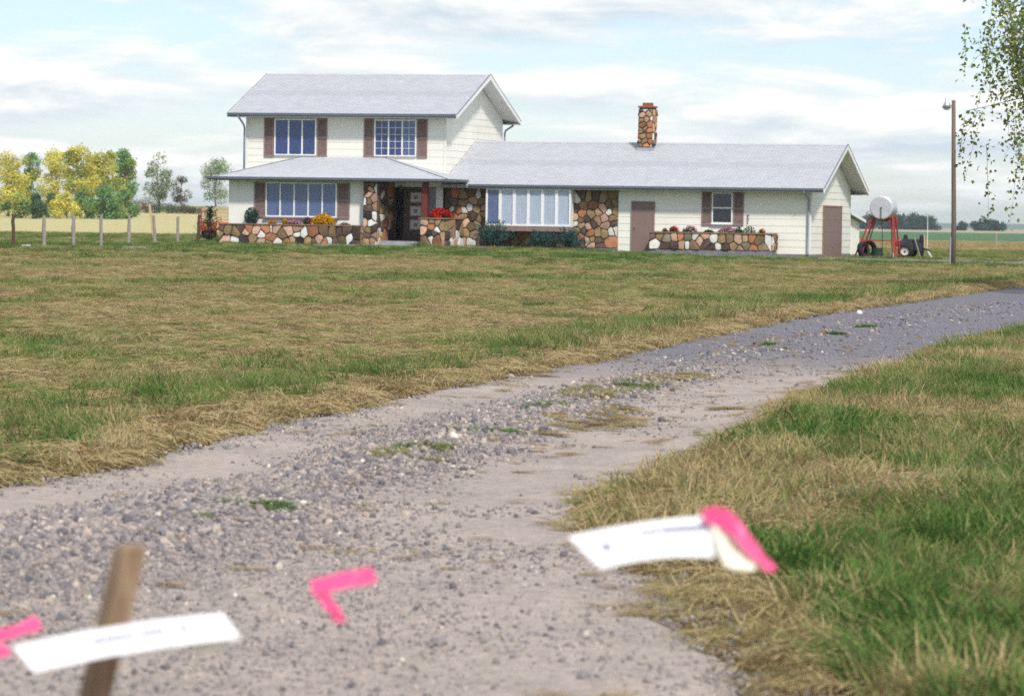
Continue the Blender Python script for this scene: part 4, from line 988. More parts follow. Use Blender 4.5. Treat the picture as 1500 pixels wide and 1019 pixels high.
# fuel tank on its red stand
s, d = at_px(1291, 151), 151.0
fs = empty('fuel_tank', (s, d, 0), math.radians(-14)); tag(fs, 'silver fuel tank on a red pipe stand beside the garage', 'fuel tank')
TR, TZ, TL = .47, 2.02, 1.35
mb = MB(); rings = []
for q, rr in ((-.5, .9), (-.485, .985), (-.46, 1.0), (-.2, 1.0), (.2, 1.0), (.46, 1.0), (.485, .985), (.5, .9)):
    rings.append([(TR*rr*math.cos(2*math.pi*j/32), TL*q, TZ + TR*rr*math.sin(2*math.pi*j/32)) for j in range(32)])
mb.loops(rings); tk = mb.build('tank', MT['tankpaint'], fs, smooth=False)
mb = MB(); mb.tube([(0, -TL/2 - .01, TZ), (0, -TL/2 - .06, TZ)], .035, 10); mb.tube([(0, -TL/2 - .05, TZ), (0, -TL/2 - .05, TZ - .42), (.02, -TL/2 - .02, TZ - .5)], .016, 6); mb.build('outlet_pipe', MT['machine'], fs)
mb = MB(); mb.tube([(.03, -TL/2, TZ - .5), (.06, -TL/2 - .05, 1.2), (.09, -TL/2 - .06, .5), (.05, -TL/2, .08)], .014, 6); mb.build('hose', MT['tyre'], fs)
for sx in (-1, 1):
    for sy in (-1, 1):
        mb = MB(); top = (sx*.42, sy*.45, 1.66); mb.bar(top, (sx*.42 + (sx*.18 if sx > 0 else sx*.62), sy*.72, 0), .055, .055); mb.build('leg', MT['red'], fs)
        mb = MB(); mb.bar((sx*.36, sy*.40, 1.62), (sx*.36 + (sx*.10 if sx > 0 else sx*.45), sy*.55, .02), .035, .035); mb.build('brace', MT['red'], fs)
for sy in (-1, 1):
    mb = MB(); mb.bar((-.44, sy*.45, 1.67), (0, sy*.45, 1.50), .06, .05); mb.bar((0, sy*.45, 1.50), (.44, sy*.45, 1.67), .06, .05); mb.build('cradle', MT['red'], fs)
    mb = MB(); mb.bar((-.80, sy*.6, .72), (.52, sy*.6, .72), .05, .05); mb.build('cross_rail', MT['red'], fs)
for sx in (-.75, .5):
    mb = MB(); mb.bar((sx, -.6, .70), (sx, .6, .70), .045, .045); mb.build('side_rail', MT['red'], fs)
mb = MB(); mb.bar((-.75, -.62, 1.2 - .45), (-.42, -.48, 1.6), .03, .03); mb.bar((-.86, -.66, .35), (-.5, -.5, 1.45), .03, .03); mb.build('ladder', MT['red'], fs)
# spare tyres, drum, bucket
def standing_tyre(label, s, d, R, w, rz, tilt, z=0.0):
    t = empty('old_tyre', (s, d, z + R*math.cos(tilt)), 0); t.rotation_euler = (tilt, 0, rz); tag(t, label, 'tyre', 'old tyres by the tank')
    prof = [(R*.55, -w*.3), (R*.6, -w*.45), (R*.8, -w*.5), (R*.97, -w*.38), (R, 0), (R*.97, w*.38), (R*.8, w*.5), (R*.6, w*.45), (R*.55, w*.3)]
    mb = MB(); rings = [[(q[0]*math.cos(2*math.pi*j/24), q[1], q[0]*math.sin(2*math.pi*j/24)) for j in range(24)] for q in prof]; mb.loops(rings, cap=False); mb.build('tyre', MT['tyre'], t, smooth=True)
standing_tyre('old black tyre leaning on the left leg of the tank stand', at_px(1260, 151.3), 150.6, .34, .2, .9, -.25)
standing_tyre('old black tyre standing under the fuel tank', at_px(1272, 152), 152.6, .36, .2, .5, -.12)
def vessel(name, label, s, d, prof, m, cat):
    mb = MB(); rings = [[(q[0]*math.cos(2*math.pi*j/18), q[0]*math.sin(2*math.pi*j/18), q[1]) for j in range(18)] for q in prof]; mb.loops(rings); o = mb.build(name, m, smooth=False); o.location = (s, d, terr(s, d)); tag(o, label, cat)
vessel('oil_drum', 'short dark green drum under the fuel tank', at_px(1284, 151), 151.2, [(.19, 0), (.2, .02), (.2, .2), (.207, .21), (.2, .22), (.2, .40), (.206, .41), (.2, .42), (.185, .42), (.185, .39)], MT['green'], 'drum')
vessel('bucket', 'small white bucket at the right leg of the tank stand', at_px(1306, 151.6), 151.9, [(.10, 0), (.13, .30), (.137, .30), (.137, .28), (.125, .28), (.1, .03)], MT['hub'], 'bucket')

# implement on wheels
s, d = at_px(1333, 153.5), 153.5
im = empty('seed_drill', (s, d, 0), math.radians(-16)); tag(im, 'old dark wheeled farm implement with a white hubbed tyre', 'farm machine')
mb = MB()
for (x0, x1, y0, y1, z0, z1) in ((-.42, .42, -.45, .45, .35, .62), (-.36, .36, -.38, .38, .62, .78)): mb.box(x0, x1, y0, y1, z0, z1)
mb.build('body', MT['machine'], im)
wheel(im, -.16, -.62, .29, .29, .2); wheel(im, -.16, .62, .29, .29, .2)
for x in (-.26, .40):
    mb = MB(); prof = [(.30, -.05), (.33, -.06), (.33, .06), (.30, .05)]
    rings = [[(x + q[1], .22*math.cos(2*math.pi*j/20) * q[0]/.33, .68 + q[0]*.85*math.sin(2*math.pi*j/20)) for j in range(20)] for q in prof]; mb.loops(rings); mb.build('disc', MT['tyre'], im, smooth=True)
wheel(im, .42, -.1, .30, .30, .12, hm=MT['machine'], axis='x')
mb = MB(); mb.bar((.4, 0, .45), (.75, -.1, .32), .07, .06); mb.bar((-.4, 0, .5), (-.7, .1, .75), .06, .06); mb.build('drawbar', MT['machine'], im)
mb = MB(); mb.box(-.62, -.44, -.12, .3, .45, .72); mb.build('gear_box', MT['red'], im)
mb = MB(); mb.bar((.28, -.95, -.02), (.05, -.50, .84), .07, .03, (1, 0, 0)); o = mb.build('prop_board', MT['weathered']); o.location = (s, d, 0); tag(o, 'grey board leaning on the wheeled implement', 'board')
mb = MB(); mb.bar((.82, -.3, -.02), (.6, -.05, .36), .08, .05); o = mb.build('scrap_plank', MT['hub']); o.location = (s, d, 0); tag(o, 'short pale plank lying at the right of the implement', 'plank')

# white shed behind the garage
sh = empty('garden_shed', H(20.42, 11.2, -.26), YAW); tag(sh, 'small white shed behind the right end of the garage', 'shed')
mb = MB(); mb.prism([(0, 0, -.1), (0, 2.6, -.1), (0, 2.6, 1.72), (0, 0, 1.98)], (0, 0, 0), (1.95, 0, 0)); wl = mb.build('wall', MT['siding'], sh)
for k in range(9):
    x = .06 + k*.21; mb = MB(); mb.box(x, x + .02, -.012, -.001, -.05, 1.95); mb.build('batten', MT['siding'], sh)
for k in range(11):
    y = .06 + k*.24; mb = MB(); mb.box(1.951, 1.962, y, y + .02, -.05, 1.7); mb.build('batten', MT['siding'], sh)
mb = MB(); mb.prism([(0, -.15, 2.02), (0, 2.9, 1.70), (0, 2.9, 1.79), (0, -.15, 2.12)], (-.1, 0, 0), (2.15, 0, 0)); rf = mb.build('roof', MT['roof'], sh)
mb = MB(); mb.prism([(0, -.16, 2.00), (0, 2.91, 1.68), (0, 2.91, 1.80), (0, -.16, 2.13)], (2.152, 0, 0), (2.18, 0, 0)); mb.build('fascia', MT['trim'], rf)
p = ball_points(500, .22, .2, .28, 5, .2) + [2.15, -.35, .5]
sb = empty('shrub', H(22.3, 10.6, 0), YAW); tag(sb, 'small dark green shrub at the shed corner', 'shrub')
obj('foliage', leaf_mesh('foliage', ball_points(500, .2, .2, .36, 5, .2) + [0, 0, .45], .07, mixcols(JUN, 500)), MT['leaf'], sb)
mb = MB(); mb.tube([(0, 0, -.05), (0, 0, .5)], [.03, .01], 6); mb.build('stem', MT['bark'], sb)

# yard lamp pole
s, d = 14.63, 126.0
lp = empty('lamp_pole', (s, d, 0), 0); tag(lp, 'tall brown wooden pole with a yard lamp', 'lamp pole')
mb = MB(); mb.tube([(-.0, 0, -.3), (.01, 0, 1.4), (-.03, 0, 3.2), (-.075, 0, 5.5)], [.088, .082, .074, .066], 12); mb.build('pole', MT['pole'], lp, smooth=True)
mb = MB(); mb.box(-.115, -.07, -.06, .04, -.2, .95); mb.build('conduit', MT['spout'], lp)
mb = MB(); mb.tube([(-.1, 0, 5.28), (-.2, 0, 5.36), (-.27, 0, 5.38)], .018, 8); mb.build('arm', MT['metal'], lp)
lm = empty('lamp'); lm.parent = lp
mb = MB(); prof = [(.03, 5.60), (.05, 5.56), (.055, 5.44), (.10, 5.40), (.155, 5.24), (.15, 5.24), (.09, 5.36), (.02, 5.38)]
rings = [[(-.30 + q[0]*math.cos(2*math.pi*j/18), q[0]*math.sin(2*math.pi*j/18), q[1]) for j in range(18)] for q in prof]; mb.loops(rings); mb.build('lamp_shade', MT['metal'], lm, smooth=True)
mb = MB(); prof = [(.03, 5.37), (.12, 5.26), (.10, 5.19), (.02, 5.17)]
rings = [[(-.30 + q[0]*math.cos(2*math.pi*j/18), q[0]*math.sin(2*math.pi*j/18), q[1]) for j in range(18)] for q in prof]; mb.loops(rings); mb.build('lens', MT['trim'], lm, smooth=True)

for (x, d, h, m, w, lb, nm, ct) in ((1355.5, 215, 2.15, 'hub', .05, 'thin tall white pole standing in the right field', 'marker_pole', 'pole'), (1350.5, 212, .85, 'lath', .11, 'short pale post beside the thin white pole', 'field_post', 'post'), (1456.5, 262, .95, 'weathered', .13, 'lone short post in the far right field', 'field_post', 'post')):
    mb = MB(); mb.tube([(0, 0, -.2), (.01, 0, h*.5), (0, 0, h)], [w/2, w/2, w*.42], 8); o = mb.build(nm, MT[m]); o.location = (at_px(x, d), d, 0); tag(o, lb, ct)

# loose stones and litter
def rock(name, label, s, d, r, m, seed, sq=.6, cat='rock', z=.02):
    me = rock_mesh(seed, sq); o = obj(name, me, m, loc=(s, d, z + terr(s, d))); o.scale = (r, r, r); o.rotation_euler = (0, 0, seed); tag(o, label, cat)
def rock_mesh(seed, sq=.7, sub=2):
    import bmesh
    bm = bmesh.new(); bmesh.ops.create_icosphere(bm, subdivisions=sub, radius=1.0)
    r = np.random.default_rng(seed); k = r.uniform(.65, 1.25, 3)
    for v in bm.verts:
        q = 1 + .32*mnoise.noise((v.co.x*1.4 + seed*9.1, v.co.y*1.4, v.co.z*1.4))
        v.co = Vector((v.co.x*k[0]*q, v.co.y*k[1]*q, v.co.z*sq*q))
    me = bpy.data.meshes.new('rock'); bm.to_mesh(me); bm.free(); return me
rock('rock', 'pale grey rock at the left edge of the driveway', .11, 32.4, .075, MT['rockpale'], 5)
rock('white_stone', 'small bright white stone lying on the driveway edge', 5.02, 54.8, .045, MT['white'], 6, .9)
rock('white_stone', 'cream pebble in the nearest green tuft on the driveway', -.98, 16.0, .030, MT['cream'], 8)
mb = MB(); mb.box(-.14, .14, -.08, .08, 0, .09); o = mb.build('litter', MT['white']); o.location = (at_px(36, 120.5), 120.5, terr(-16, 120.5)); tag(o, 'white scrap lying in the grass by the fence posts', 'litter')
mb = MB(); mb.box(-.35, .35, -.1, .1, 0, .06); o = mb.build('loose_board', MT['weathered']); o.location = (at_px(196, 119), 119, terr(-12, 119) + .05); tag(o, 'pale board lying flat in the grass below the fence', 'board')

# ------------------------------------------------------------------ grass, straw and gravel (uncountable)
tmpl = bpy.data.collections.new('templates')
def blade_mesh(name, n, hgt, spread, lean, width, seed, flat=False, segs=3):
    r = np.random.default_rng(seed); V = []; Fc = []
    for k in range(n):
        if k == 0: comb = r.uniform(0, 2*np.pi)
        a = r.uniform(0, 2*np.pi); rr = spread*math.sqrt(r.uniform()); b = np.array([rr*math.cos(a), rr*math.sin(a), 0])
        az = comb + r.normal()*(1.6 if flat else .75); h = hgt*r.uniform(.45, 1.1)
        dr = np.array([math.cos(az), math.sin(az), 0]); sd = np.array([-math.sin(az), math.cos(az), 0])
        fa = az + r.uniform(-1.2, 1.2) + math.pi/2; sd = np.array([math.cos(fa), math.sin(fa), 0])
        w = width*r.uniform(.7, 1.3); o = len(V)
        if flat:
            ln = h; z0 = r.uniform(.005, .05); el = r.uniform(-.1, .35); cv = r.uniform(-.5, .5)
            for i in range(segs + 1):
                t = i/segs; p = b + dr*ln*(t - .5) + np.array([-dr[1], dr[0], 0])*cv*ln*(t - .5)**2; p[2] = z0 + el*ln*t*.35 + .03*math.sin(t*3)
                up = np.array([0, 0, .6]); s2 = np.array([-dr[1], dr[0], 0])*w*.5 + up*w*.5
                V += [p - s2, p + s2]
        else:
            le = lean*r.uniform(.2, 1.3)
            for i in range(segs + 1):
                t = i/segs; p = b + dr*le*h*t**1.7; p[2] = h*t*(1 - .25*le*t) - .01
                ww = w*(1 - t**1.6)*.5 + .0006; V += [p - sd*ww, p + sd*ww]
        for i in range(segs): Fc.append((o + 2*i, o + 2*i + 1, o + 2*i + 3, o + 2*i + 2))
    me = bpy.data.meshes.new(name); me.from_pydata([tuple(q) for q in V], [], Fc); me.update()
    bl = np.repeat(r.normal(0, .09, n) + (r.uniform(size=n) < .1)*.3, 2*(segs + 1)); at = me.attributes.new('bl', 'FLOAT', 'POINT'); at.data.foreach_set('value', bl.astype(np.float32)); return me
def cover_mat(name, stops, trans=.3):
    """colour picked from stops by the tuft's own value, with a little change from tuft to tuft"""
    m = bpy.data.materials.new(name); m.use_nodes = True; t = m.node_tree; t.nodes.clear()
    o = N(t, 'ShaderNodeOutputMaterial'); a = N(t, 'ShaderNodeAttribute', attribute_name='tone', attribute_type='INSTANCER')
    ab = N(t, 'ShaderNodeAttribute', attribute_name='bl'); ad = N(t, 'ShaderNodeMath', operation='ADD', use_clamp=True); LK(t, a.outputs['Fac'], ad.inputs[0]); LK(t, ab.outputs['Fac'], ad.inputs[1])
    cr = N(t, 'ShaderNodeValToRGB'); LK(t, ad.outputs[0], cr.inputs[0])
    el = cr.color_ramp.elements
    el[0].position = stops[0][0]; el[0].color = (*stops[0][1], 1); el[1].position = stops[-1][0]; el[1].color = (*stops[-1][1], 1)
    for ps, c in stops[1:-1]: e = el.new(ps); e.color = (*c, 1)
    g = N(t, 'ShaderNodeTexNoise', inp={'Scale': 60.0, 'Detail': 1.0}); ge = N(t, 'ShaderNodeTexCoord'); LK(t, ge.outputs['Object'], g.inputs['Vector'])
    mr = N(t, 'ShaderNodeMapRange', inp={'From Min': .3, 'From Max': .7, 'To Min': .7, 'To Max': 1.3}); LK(t, g.outputs[0], mr.inputs[0])
    mm = N(t, 'ShaderNodeMix', data_type='RGBA', blend_type='MULTIPLY'); mm.inputs[0].default_value = 1
    LK(t, cr.outputs[0], mm.inputs[6]); LK(t, mr.outputs[0], mm.inputs[7])
    d = N(t, 'ShaderNodeBsdfDiffuse'); tr = N(t, 'ShaderNodeBsdfTranslucent'); mx = N(t, 'ShaderNodeMixShader', inp={0: trans})
    LK(t, mm.outputs[2], d.inputs[0]); LK(t, mm.outputs[2], tr.inputs[0]); LK(t, d.outputs[0], mx.inputs[1]); LK(t, tr.outputs[0], mx.inputs[2]); LK(t, mx.outputs[0], o.inputs[0])
    return m
GRASS = cover_mat('grass blades', [(0, (.05, .125, .03)), (.28, (.115, .205, .05)), (.52, (.245, .25, .095)), (.72, (.42, .335, .17)), (.88, (.52, .41, .23)), (.95, (.40, .29, .16)), (1, (.22, .15, .085))])
PEB = cover_mat('pebbles', [(0, (.12, .115, .125)), (.28, (.21, .195, .20)), (.5, (.31, .27, .25)), (.75, (.43, .36, .31)), (1, (.66, .60, .53))], trans=0.0)

def scatter(name, label, cat, pts, rot, scl, tone, idx, meshes, material):
    col = bpy.data.collections.new(name + '_templates')
    for i, me in enumerate(meshes):
        if not me.materials: me.materials.append(material)
        o = bpy.data.objects.new('%s_template_%02d' % (name, i), me); col.objects.link(o)
    n = len(pts); me = bpy.data.meshes.new(name)
    me.vertices.add(n); me.vertices.foreach_set('co', np.asarray(pts, np.float32).reshape(-1))
    for nm, tp, dat, key in (('rot', 'FLOAT_VECTOR', rot, 'vector'), ('scl', 'FLOAT_VECTOR', scl, 'vector'), ('tone', 'FLOAT', tone, 'value'), ('idx', 'INT', idx, 'value')):
        at = me.attributes.new(nm, tp, 'POINT'); at.data.foreach_set(key, np.asarray(dat, np.int32 if tp == 'INT' else np.float32).reshape(-1))
    me.materials.append(material)
    ob = bpy.data.objects.new(name, me); C.objects.link(ob)
    ng = bpy.data.node_groups.new(name, 'GeometryNodeTree')
    ng.interface.new_socket('Geometry', in_out='INPUT', socket_type='NodeSocketGeometry'); ng.interface.new_socket('Geometry', in_out='OUTPUT', socket_type='NodeSocketGeometry')
    gi = ng.nodes.new('NodeGroupInput'); go = ng.nodes.new('NodeGroupOutput')
    ci = ng.nodes.new('GeometryNodeCollectionInfo'); ci.inputs['Collection'].default_value = col; ci.inputs['Separate Children'].default_value = True; ci.inputs['Reset Children'].default_value = True
    ip = ng.nodes.new('GeometryNodeInstanceOnPoints'); ip.inputs['Pick Instance'].default_value = True
    def na(nm, tp):
        q = ng.nodes.new('GeometryNodeInputNamedAttribute'); q.data_type = tp; q.inputs['Name'].default_value = nm; return q.outputs['Attribute']
    ng.links.new(gi.outputs[0], ip.inputs['Points']); ng.links.new(ci.outputs[0], ip.inputs['Instance'])
    ng.links.new(na('idx', 'INT'), ip.inputs['Instance Index']); ng.links.new(na('rot', 'FLOAT_VECTOR'), ip.inputs['Rotation']); ng.links.new(na('scl', 'FLOAT_VECTOR'), ip.inputs['Scale'])
    ng.links.new(ip.outputs[0], go.inputs[0])
    md = ob.modifiers.new('scatter', 'NODES'); md.node_group = ng
    tag(ob, label, cat, kind='stuff'); return ob

TUFT = [blade_mesh('tuft', 60, .165, .13, 1.1, .0065, 100 + i) for i in range(5)] + [blade_mesh('straw', 90, .21, .17, 0, .0032, 200 + i, flat=True) for i in range(4)] + [blade_mesh('short', 60, .075, .15, .6, .0065, 300 + i, segs=2) for i in range(4)]
NT = {'tuft': (0, 5), 'straw': (5, 9), 'short': (9, 13)}
PATCH = [(-1.01, 16.15, .34, .14, 'tuft', .12), (-.23, 21.9, .34, .18, 'tuft', .15), (-.55, 19.4, .26, .3, 'tuft', .5), (-.42, 20.2, .2, .2, 'tuft', .4), (-1.35, 15.4, .18, .1, 'tuft', .5),
         (.10, 24.6, .22, .3, 'tuft', .2), (.22, 25.4, .25, .35, 'tuft', .25), (.45, 26.6, .28, .5, 'tuft', .6), (.62, 27.5, .3, .5, 'tuft', .55), (.80, 28.3, .26, .45, 'tuft', .35), (.98, 29.2, .3, .5, 'tuft', .7), (1.15, 30.0, .3, .4, 'straw', .8),
         (2.56, 38.4, .22, .2, 'tuft', .15), (3.6, 42.4, .16, .2, 'tuft', .1), (4.31, 45.9, .14, .25, 'tuft', .15), (5.6, 50.5, .16, .2, 'tuft', .2),
         (.30, 23.0, .36, .6, 'straw', .82), (.52, 24.1, .34, .6, 'straw', .84), (.66, 25.2, .26, .5, 'straw', .78), (1.42, 30.4, .5, .3, 'straw', .75), (1.50, 25.8, .34, .08, 'straw', .8), (.34, 17.0, .42, .4, 'straw', .75), (.05, 31.0, .45, .3, 'straw', .8), (.5, 12.6, .3, .45, 'straw', .75)]
def grass():
    P = []; R = []; S = []; T = []; I = []; r = np.random.default_rng(4)
    def put(s, d, z, kind, sc, tone, hs=1.0):
        a, b = NT[kind]; P.append((s, d, z)); R.append((r.normal()*.06, r.normal()*.06, r.uniform(0, 6.283))); k = sc*r.uniform(.75, 1.25); S.append((k, k, k*hs/max(1.0, sc)**.55)); T.append(min(1, max(0, tone))); I.append(int(r.integers(a, b)))
    bands = [(8, 20, 62, 1.0), (20, 32, 56, 1.0), (32, 48, 44, 1.1), (48, 80, 24, 1.35), (80, 125, 12, 1.7), (125, 205, 6.5, 2.1), (205, 330, 2.2, 3.2)]
    for d0, d1, dens, sc in bands:
        mg = 3.2 if d1 < 60 else 2.0; hw = .155*d1 + mg; n = int((d1 - d0)*2*hw*dens)
        dd = r.uniform(d0, d1, n); ss = r.uniform(-hw, hw, n)
        ok = np.abs(ss) < .155*dd + mg
        for s, d in zip(ss[ok], dd[ok]):
            if d < 131:
                l, rt = road_l(d), road_r(d)
                if l + .02 < s < rt - .02: continue
                edge = (l - s) if s <= l else (s - rt)
            else: edge = 9
            x, y = house_local(s, d)
            if -1.0 < x < L + .3 and -2.75 < y < D + .3: continue
            if d > 125 and -9 < y < -2.2 and abs(x - (6.95 - .055*(-2.2 - y)**2)) < .8: continue
            if d > 110 and -16 < y < -2.2 and abs(x - (6.95 - .055*(-2.2 - y)**2)) < 1.4 and r.random() < .65: continue
            z = terrain(s, d) + .012
            if d < 130: z += .025*fbm(s*.35, d*.35)*(1 if d < 90 else .4) - .07*sstep(-.5, .6, -edge) + .03*math.exp(-((-edge + .55)/.45)**2)
            w = fbm(s*.55, d*.32, 1.0, 4); w2 = fbm(s*.16, d*.075, 5.0, 3); jit = r.normal()*.1
            if d < 112:
                if s < l:                                     # mown hay on the left
                    vw = .62 + .6*(1 - sstep(22, 40, d)); verge = math.exp(-((edge - .6 - .6*vw - .25*w2)/vw)**2) if edge < 4.2 else 0
                    if edge < .30 + .3*w: # dry rim along the gravel
                        put(s, d, z, 'straw' if r.random() < .7 else 'tuft', sc, .80 + jit)
                    elif r.random() < verge*min(1, max(.12, .62 + 1.1*w + .5*nz(s*1.9, d*1.2, 8.8))):
                        put(s, d, z, 'tuft', sc*(1.1 + .25*w2), .36 + .35*w + jit*1.6, 1.0)
                    else:
                        g = w*1.0 + w2*.8 + .35*nz(s*2.6, d*1.5, 4.4); wad = nz(s*1.1, d*.7, 12.5)
                        if g > .07: put(s, d, z, 'tuft' if r.random() < .4 else 'short', sc, .28 + .3*(1 - min(1, g)) + jit*1.4, .65)
                        elif wad > .56: put(s, d, z + .01, 'straw', sc, .91 + jit*.6, .85)
                        else:
                            put(s, d, z, 'straw' if r.random() < .7 else 'short', sc, (.77 if g < -.22 else .58) + jit*1.3 + .1*w, .8)
                else:                                          # rough verge on the right
                    g = w*1.0 + w2*.4 + .16 + .5*nz(s*1.5, d*.95, 6.6); wad = nz(s*1.0, d*.8, 2.5)
                    if edge < .16 + .28*w: put(s, d, z, 'straw' if r.random() < .7 else 'tuft', sc, .76 + jit, .7)
                    elif edge < .9 and r.random() < .55: put(s, d, z, 'tuft', sc*(1.05 + .3*wad), (.28 if g > 0 else .7) + jit*1.5 + .2*nz(s*3.1, d*2.0, 1.1), 1.0)
                    elif g > -.1: put(s, d, z, 'tuft', sc*(1.0 + .35*wad), .17 + .36*(1 - min(1, max(0, g*1.3 + .15))) + jit*1.5 + .22*nz(s*3.1, d*2.0, 1.1), .95)
                    else: put(s, d, z, 'straw' if r.random() < .6 else 'tuft', sc, (.74 if wad < .35 else .95) + jit, .9)
            elif d < 175 and not (s > .09*d and d > 158):      # lawn by the house
                g = w + w2*.7
                put(s, d, z, 'short' if r.random() < .85 else 'tuft', sc*.9, .26 + (.26 if g < -.05 else -.04) + jit, .62 if r.random() < .93 else 1.0)
            elif d < 205:
                put(s, d, z, 'short' if r.random() < .6 else 'tuft', sc*.8, .42 - .25*w + jit, .8)
            else:
                if s > 0: put(s, d, z, 'tuft', sc*.8, .72 + .2*w + jit, .55)
    for (s0, d0, rs, rd, kind, tn) in PATCH:                  # tufts and straw lying on the driveway
        for _ in range(int(24 + 210*rs*rd + 34*rs)):
            a = r.uniform(0, 6.283); q = math.sqrt(r.uniform()); s = s0 + rs*q*math.cos(a); d = d0 + rd*1.5*q*math.sin(a)
            l, rt = road_l(d), road_r(d); u = (s - l)/(rt - l)
            if fbm(s*4.2, d*1.9, 2.2) < .8*q - .42: continue
            put(s, d, road_profile(u, d) + .004, kind, .5*r.uniform(.5, 1.2), tn + r.normal()*.13, .4 if kind == 'tuft' else .35)
    for _ in range(1500):                                     # a few loose stalks blown over the gravel
        d = r.uniform(9, 45); u = r.uniform(0, 1)**1.0; u = u if r.random() < .5 else (r.choice([0, 1]) + r.normal()*.05); u = min(.99, max(.01, u)); l, rt = road_l(d), road_r(d)
        if fbm(d*.7, u*6, 3.3) < .0: continue
        put(l + (rt - l)*u, d, road_profile(u, d) + .002, 'straw', .35, .88 + r.normal()*.08, .3)
    return scatter('grass', 'mown hay, straw and green grass tufts covering the field and verges', 'grass', P, R, S, T, I, TUFT, GRASS)
grass()
def gravel():
    P = []; R = []; S = []; T = []; I = []; r = np.random.default_rng(9)
    for d0, d1, dens, big in ((8, 17, 2700, .82), (17, 26, 1300, .82), (26, 40, 300, 1.0), (40, 62, 150, 1.15)):
        hw = .150*d1 + 1.2; n = int((d1 - d0)*2*hw*dens)
        dd = r.uniform(d0, d1, n); ss = r.uniform(-hw, hw, n); rnd = r.uniform(size=n); sz = r.lognormal(-.25, .42, n); tn = r.normal(.42, .24, n); rt_ = r.uniform(0, 6.28, (n, 3))
        for k in range(n):
            s, d = ss[k], dd[k]
            if abs(s) > .150*d + 1.2: continue
            l, rr = road_l(d), road_r(d); u = (s - l)/(rr - l)
            if not (-.02 < u < 1.02): continue
            crown = math.exp(-((u - .46)/.17)**2); rim = math.exp(-(u/.10)**2) + .4*math.exp(-((1 - u)/.06)**2)
            p = .03 + 1.1*crown + .6*rim + .40*fbm(s*1.1, d*.6, 9.0)
            if d < 18: p += .22*(1 - sstep(12, 18, d))
            if d > 32: p = .22
            if rnd[k] > p: continue
            a = .0095*sz[k]*big*(1 + .75*crown)
            if rnd[k] < .012: a *= 1.7
            if d < 14: a *= .78
            a = min(a, .030)
            tone = .85*tn[k] + .02 + (-.10 if d > 32 else 0)
            P.append((s, d, road_profile(min(1, max(0, u)), d) + a*.22)); R.append(tuple(rt_[k])); S.append((a, a, a)); T.append(min(1, max(0, tone))); I.append(k % 7)
    return scatter('gravel', 'loose grey and tan stones strewn over the driveway', 'gravel', P, R, S, T, I, [rock_mesh(40 + i, .75, 1) for i in range(7)], PEB)
gravel()

# ------------------------------------------------------------------ survey stake, wire, tags and ribbons in the foreground
PX5 = F_PX / 5.0
def fp(x, y, d=5.0):
    """point seen at that place of the frame, d metres out"""
    a, b = (x - 750)/F_PX, (509.5 - y)/F_PX
    v = fw + r2*a + u2*b; v = v * (d / v.y); return Vector((v.x, v.y, EYE + v.z))
top = fp(192, 797, 5.02); bot = fp(137, 1019, 5.02); dirv = (bot - top).normalized()
foot = top + dirv * ((top.z + .25) / -dirv.z)
stk = MB(); a = Vector((math.cos(.5), math.sin(.5), 0)); b = Vector((-math.sin(.5), math.cos(.5), 0)); w = .0165
def sect(c, k=1.0, tilt=0.0): return [c + a*w*k + b*w*k, c - a*w*k + b*w*k, c - a*w*k - b*w*k, c + a*w*k - b*w*k]
stk.loops([sect(foot, .25), sect(foot + (top - foot)*.12), sect(foot + (top - foot)*.55 + Vector((.004, 0, 0))), sect(top - (top - foot).normalized()*.006), sect(top, .82)])
o = stk.build('survey_stake', MT['stake']); tag(o, 'weathered wooden survey stake behind the lower left white tag', 'stake', 'survey stakes')
wp = [fp(-260, 985), fp(-20, 944), fp(190, 905, 5.04), fp(455, 853), fp(835, 787), fp(1045, 757), fp(1330, 700), fp(1620, 640)]
mb = MB(); mb.tube(wp, .00014, 5); o = mb.build('wire', MT['wire']); tag(o, 'thin wire stretched between stakes carrying the tags and ribbons', 'wire')
for (e, lb) in ((wp[-1], 'plain wooden stake at the far right end of the wire'), (wp[0], 'plain wooden stake at the far left end of the wire')):
    m2 = MB(); f_ = Vector((e.x + .03, e.y + .02, -.2)); t_ = Vector((e.x, e.y + .02, e.z + .06))
    m2.loops([sect(f_, .25), sect(f_.lerp(t_, .15)), sect(t_)]); tag(m2.build('survey_stake', MT['stake']), lb, 'stake', 'survey stakes')
def sheet(rows, th=.0009):
    """rows: list of (left, right) points along a strip; gives it a thickness"""
    mb = MB(); rings = []
    for i, (p, q) in enumerate(rows):
        t = (Vector(rows[min(i+1, len(rows)-1)][0]) - Vector(rows[max(i-1, 0)][0])); nrm = t.cross(Vector(q) - Vector(p)).normalized()*th/2
        rings.append([Vector(p) + nrm, Vector(q) + nrm, Vector(q) - nrm, Vector(p) - nrm])
    return mb.loops(rings)
def curve_rows(topc, botc, n=8):
    rows = []
    def ev(c, t):
        k = t*(len(c) - 1); i = min(int(k), len(c) - 2); return Vector(c[i]).lerp(Vector(c[i+1]), k - i)
    for i in range(n + 1): rows.append((ev(topc, i/n), ev(botc, i/n)))
    return rows
def strokes(parent, rows, u0, u1, v0, v1, seed):
    """a line of small ink marks printed on the sheet"""
    r = random.Random(seed); u = u0
    def at(uu, vv):
        k = uu*(len(rows) - 1); i = min(int(k), len(rows) - 2); p = rows[i][0].lerp(rows[i+1][0], k - i); q = rows[i][1].lerp(rows[i+1][1], k - i); return p.lerp(q, vv) + Vector((0, -.0016, .0004))
    mb = MB()
    while u < u1:
        du = r.uniform(.006, .012); q = [at(u, v0), at(u + du, v0), at(u + du, v1), at(u, v1)]
        mb.add(q, [(0,1,2,3)]); u += du + r.choice([.004, .005, .006, .02])
    mb.build('print', MT['ink'], parent, fix=False)
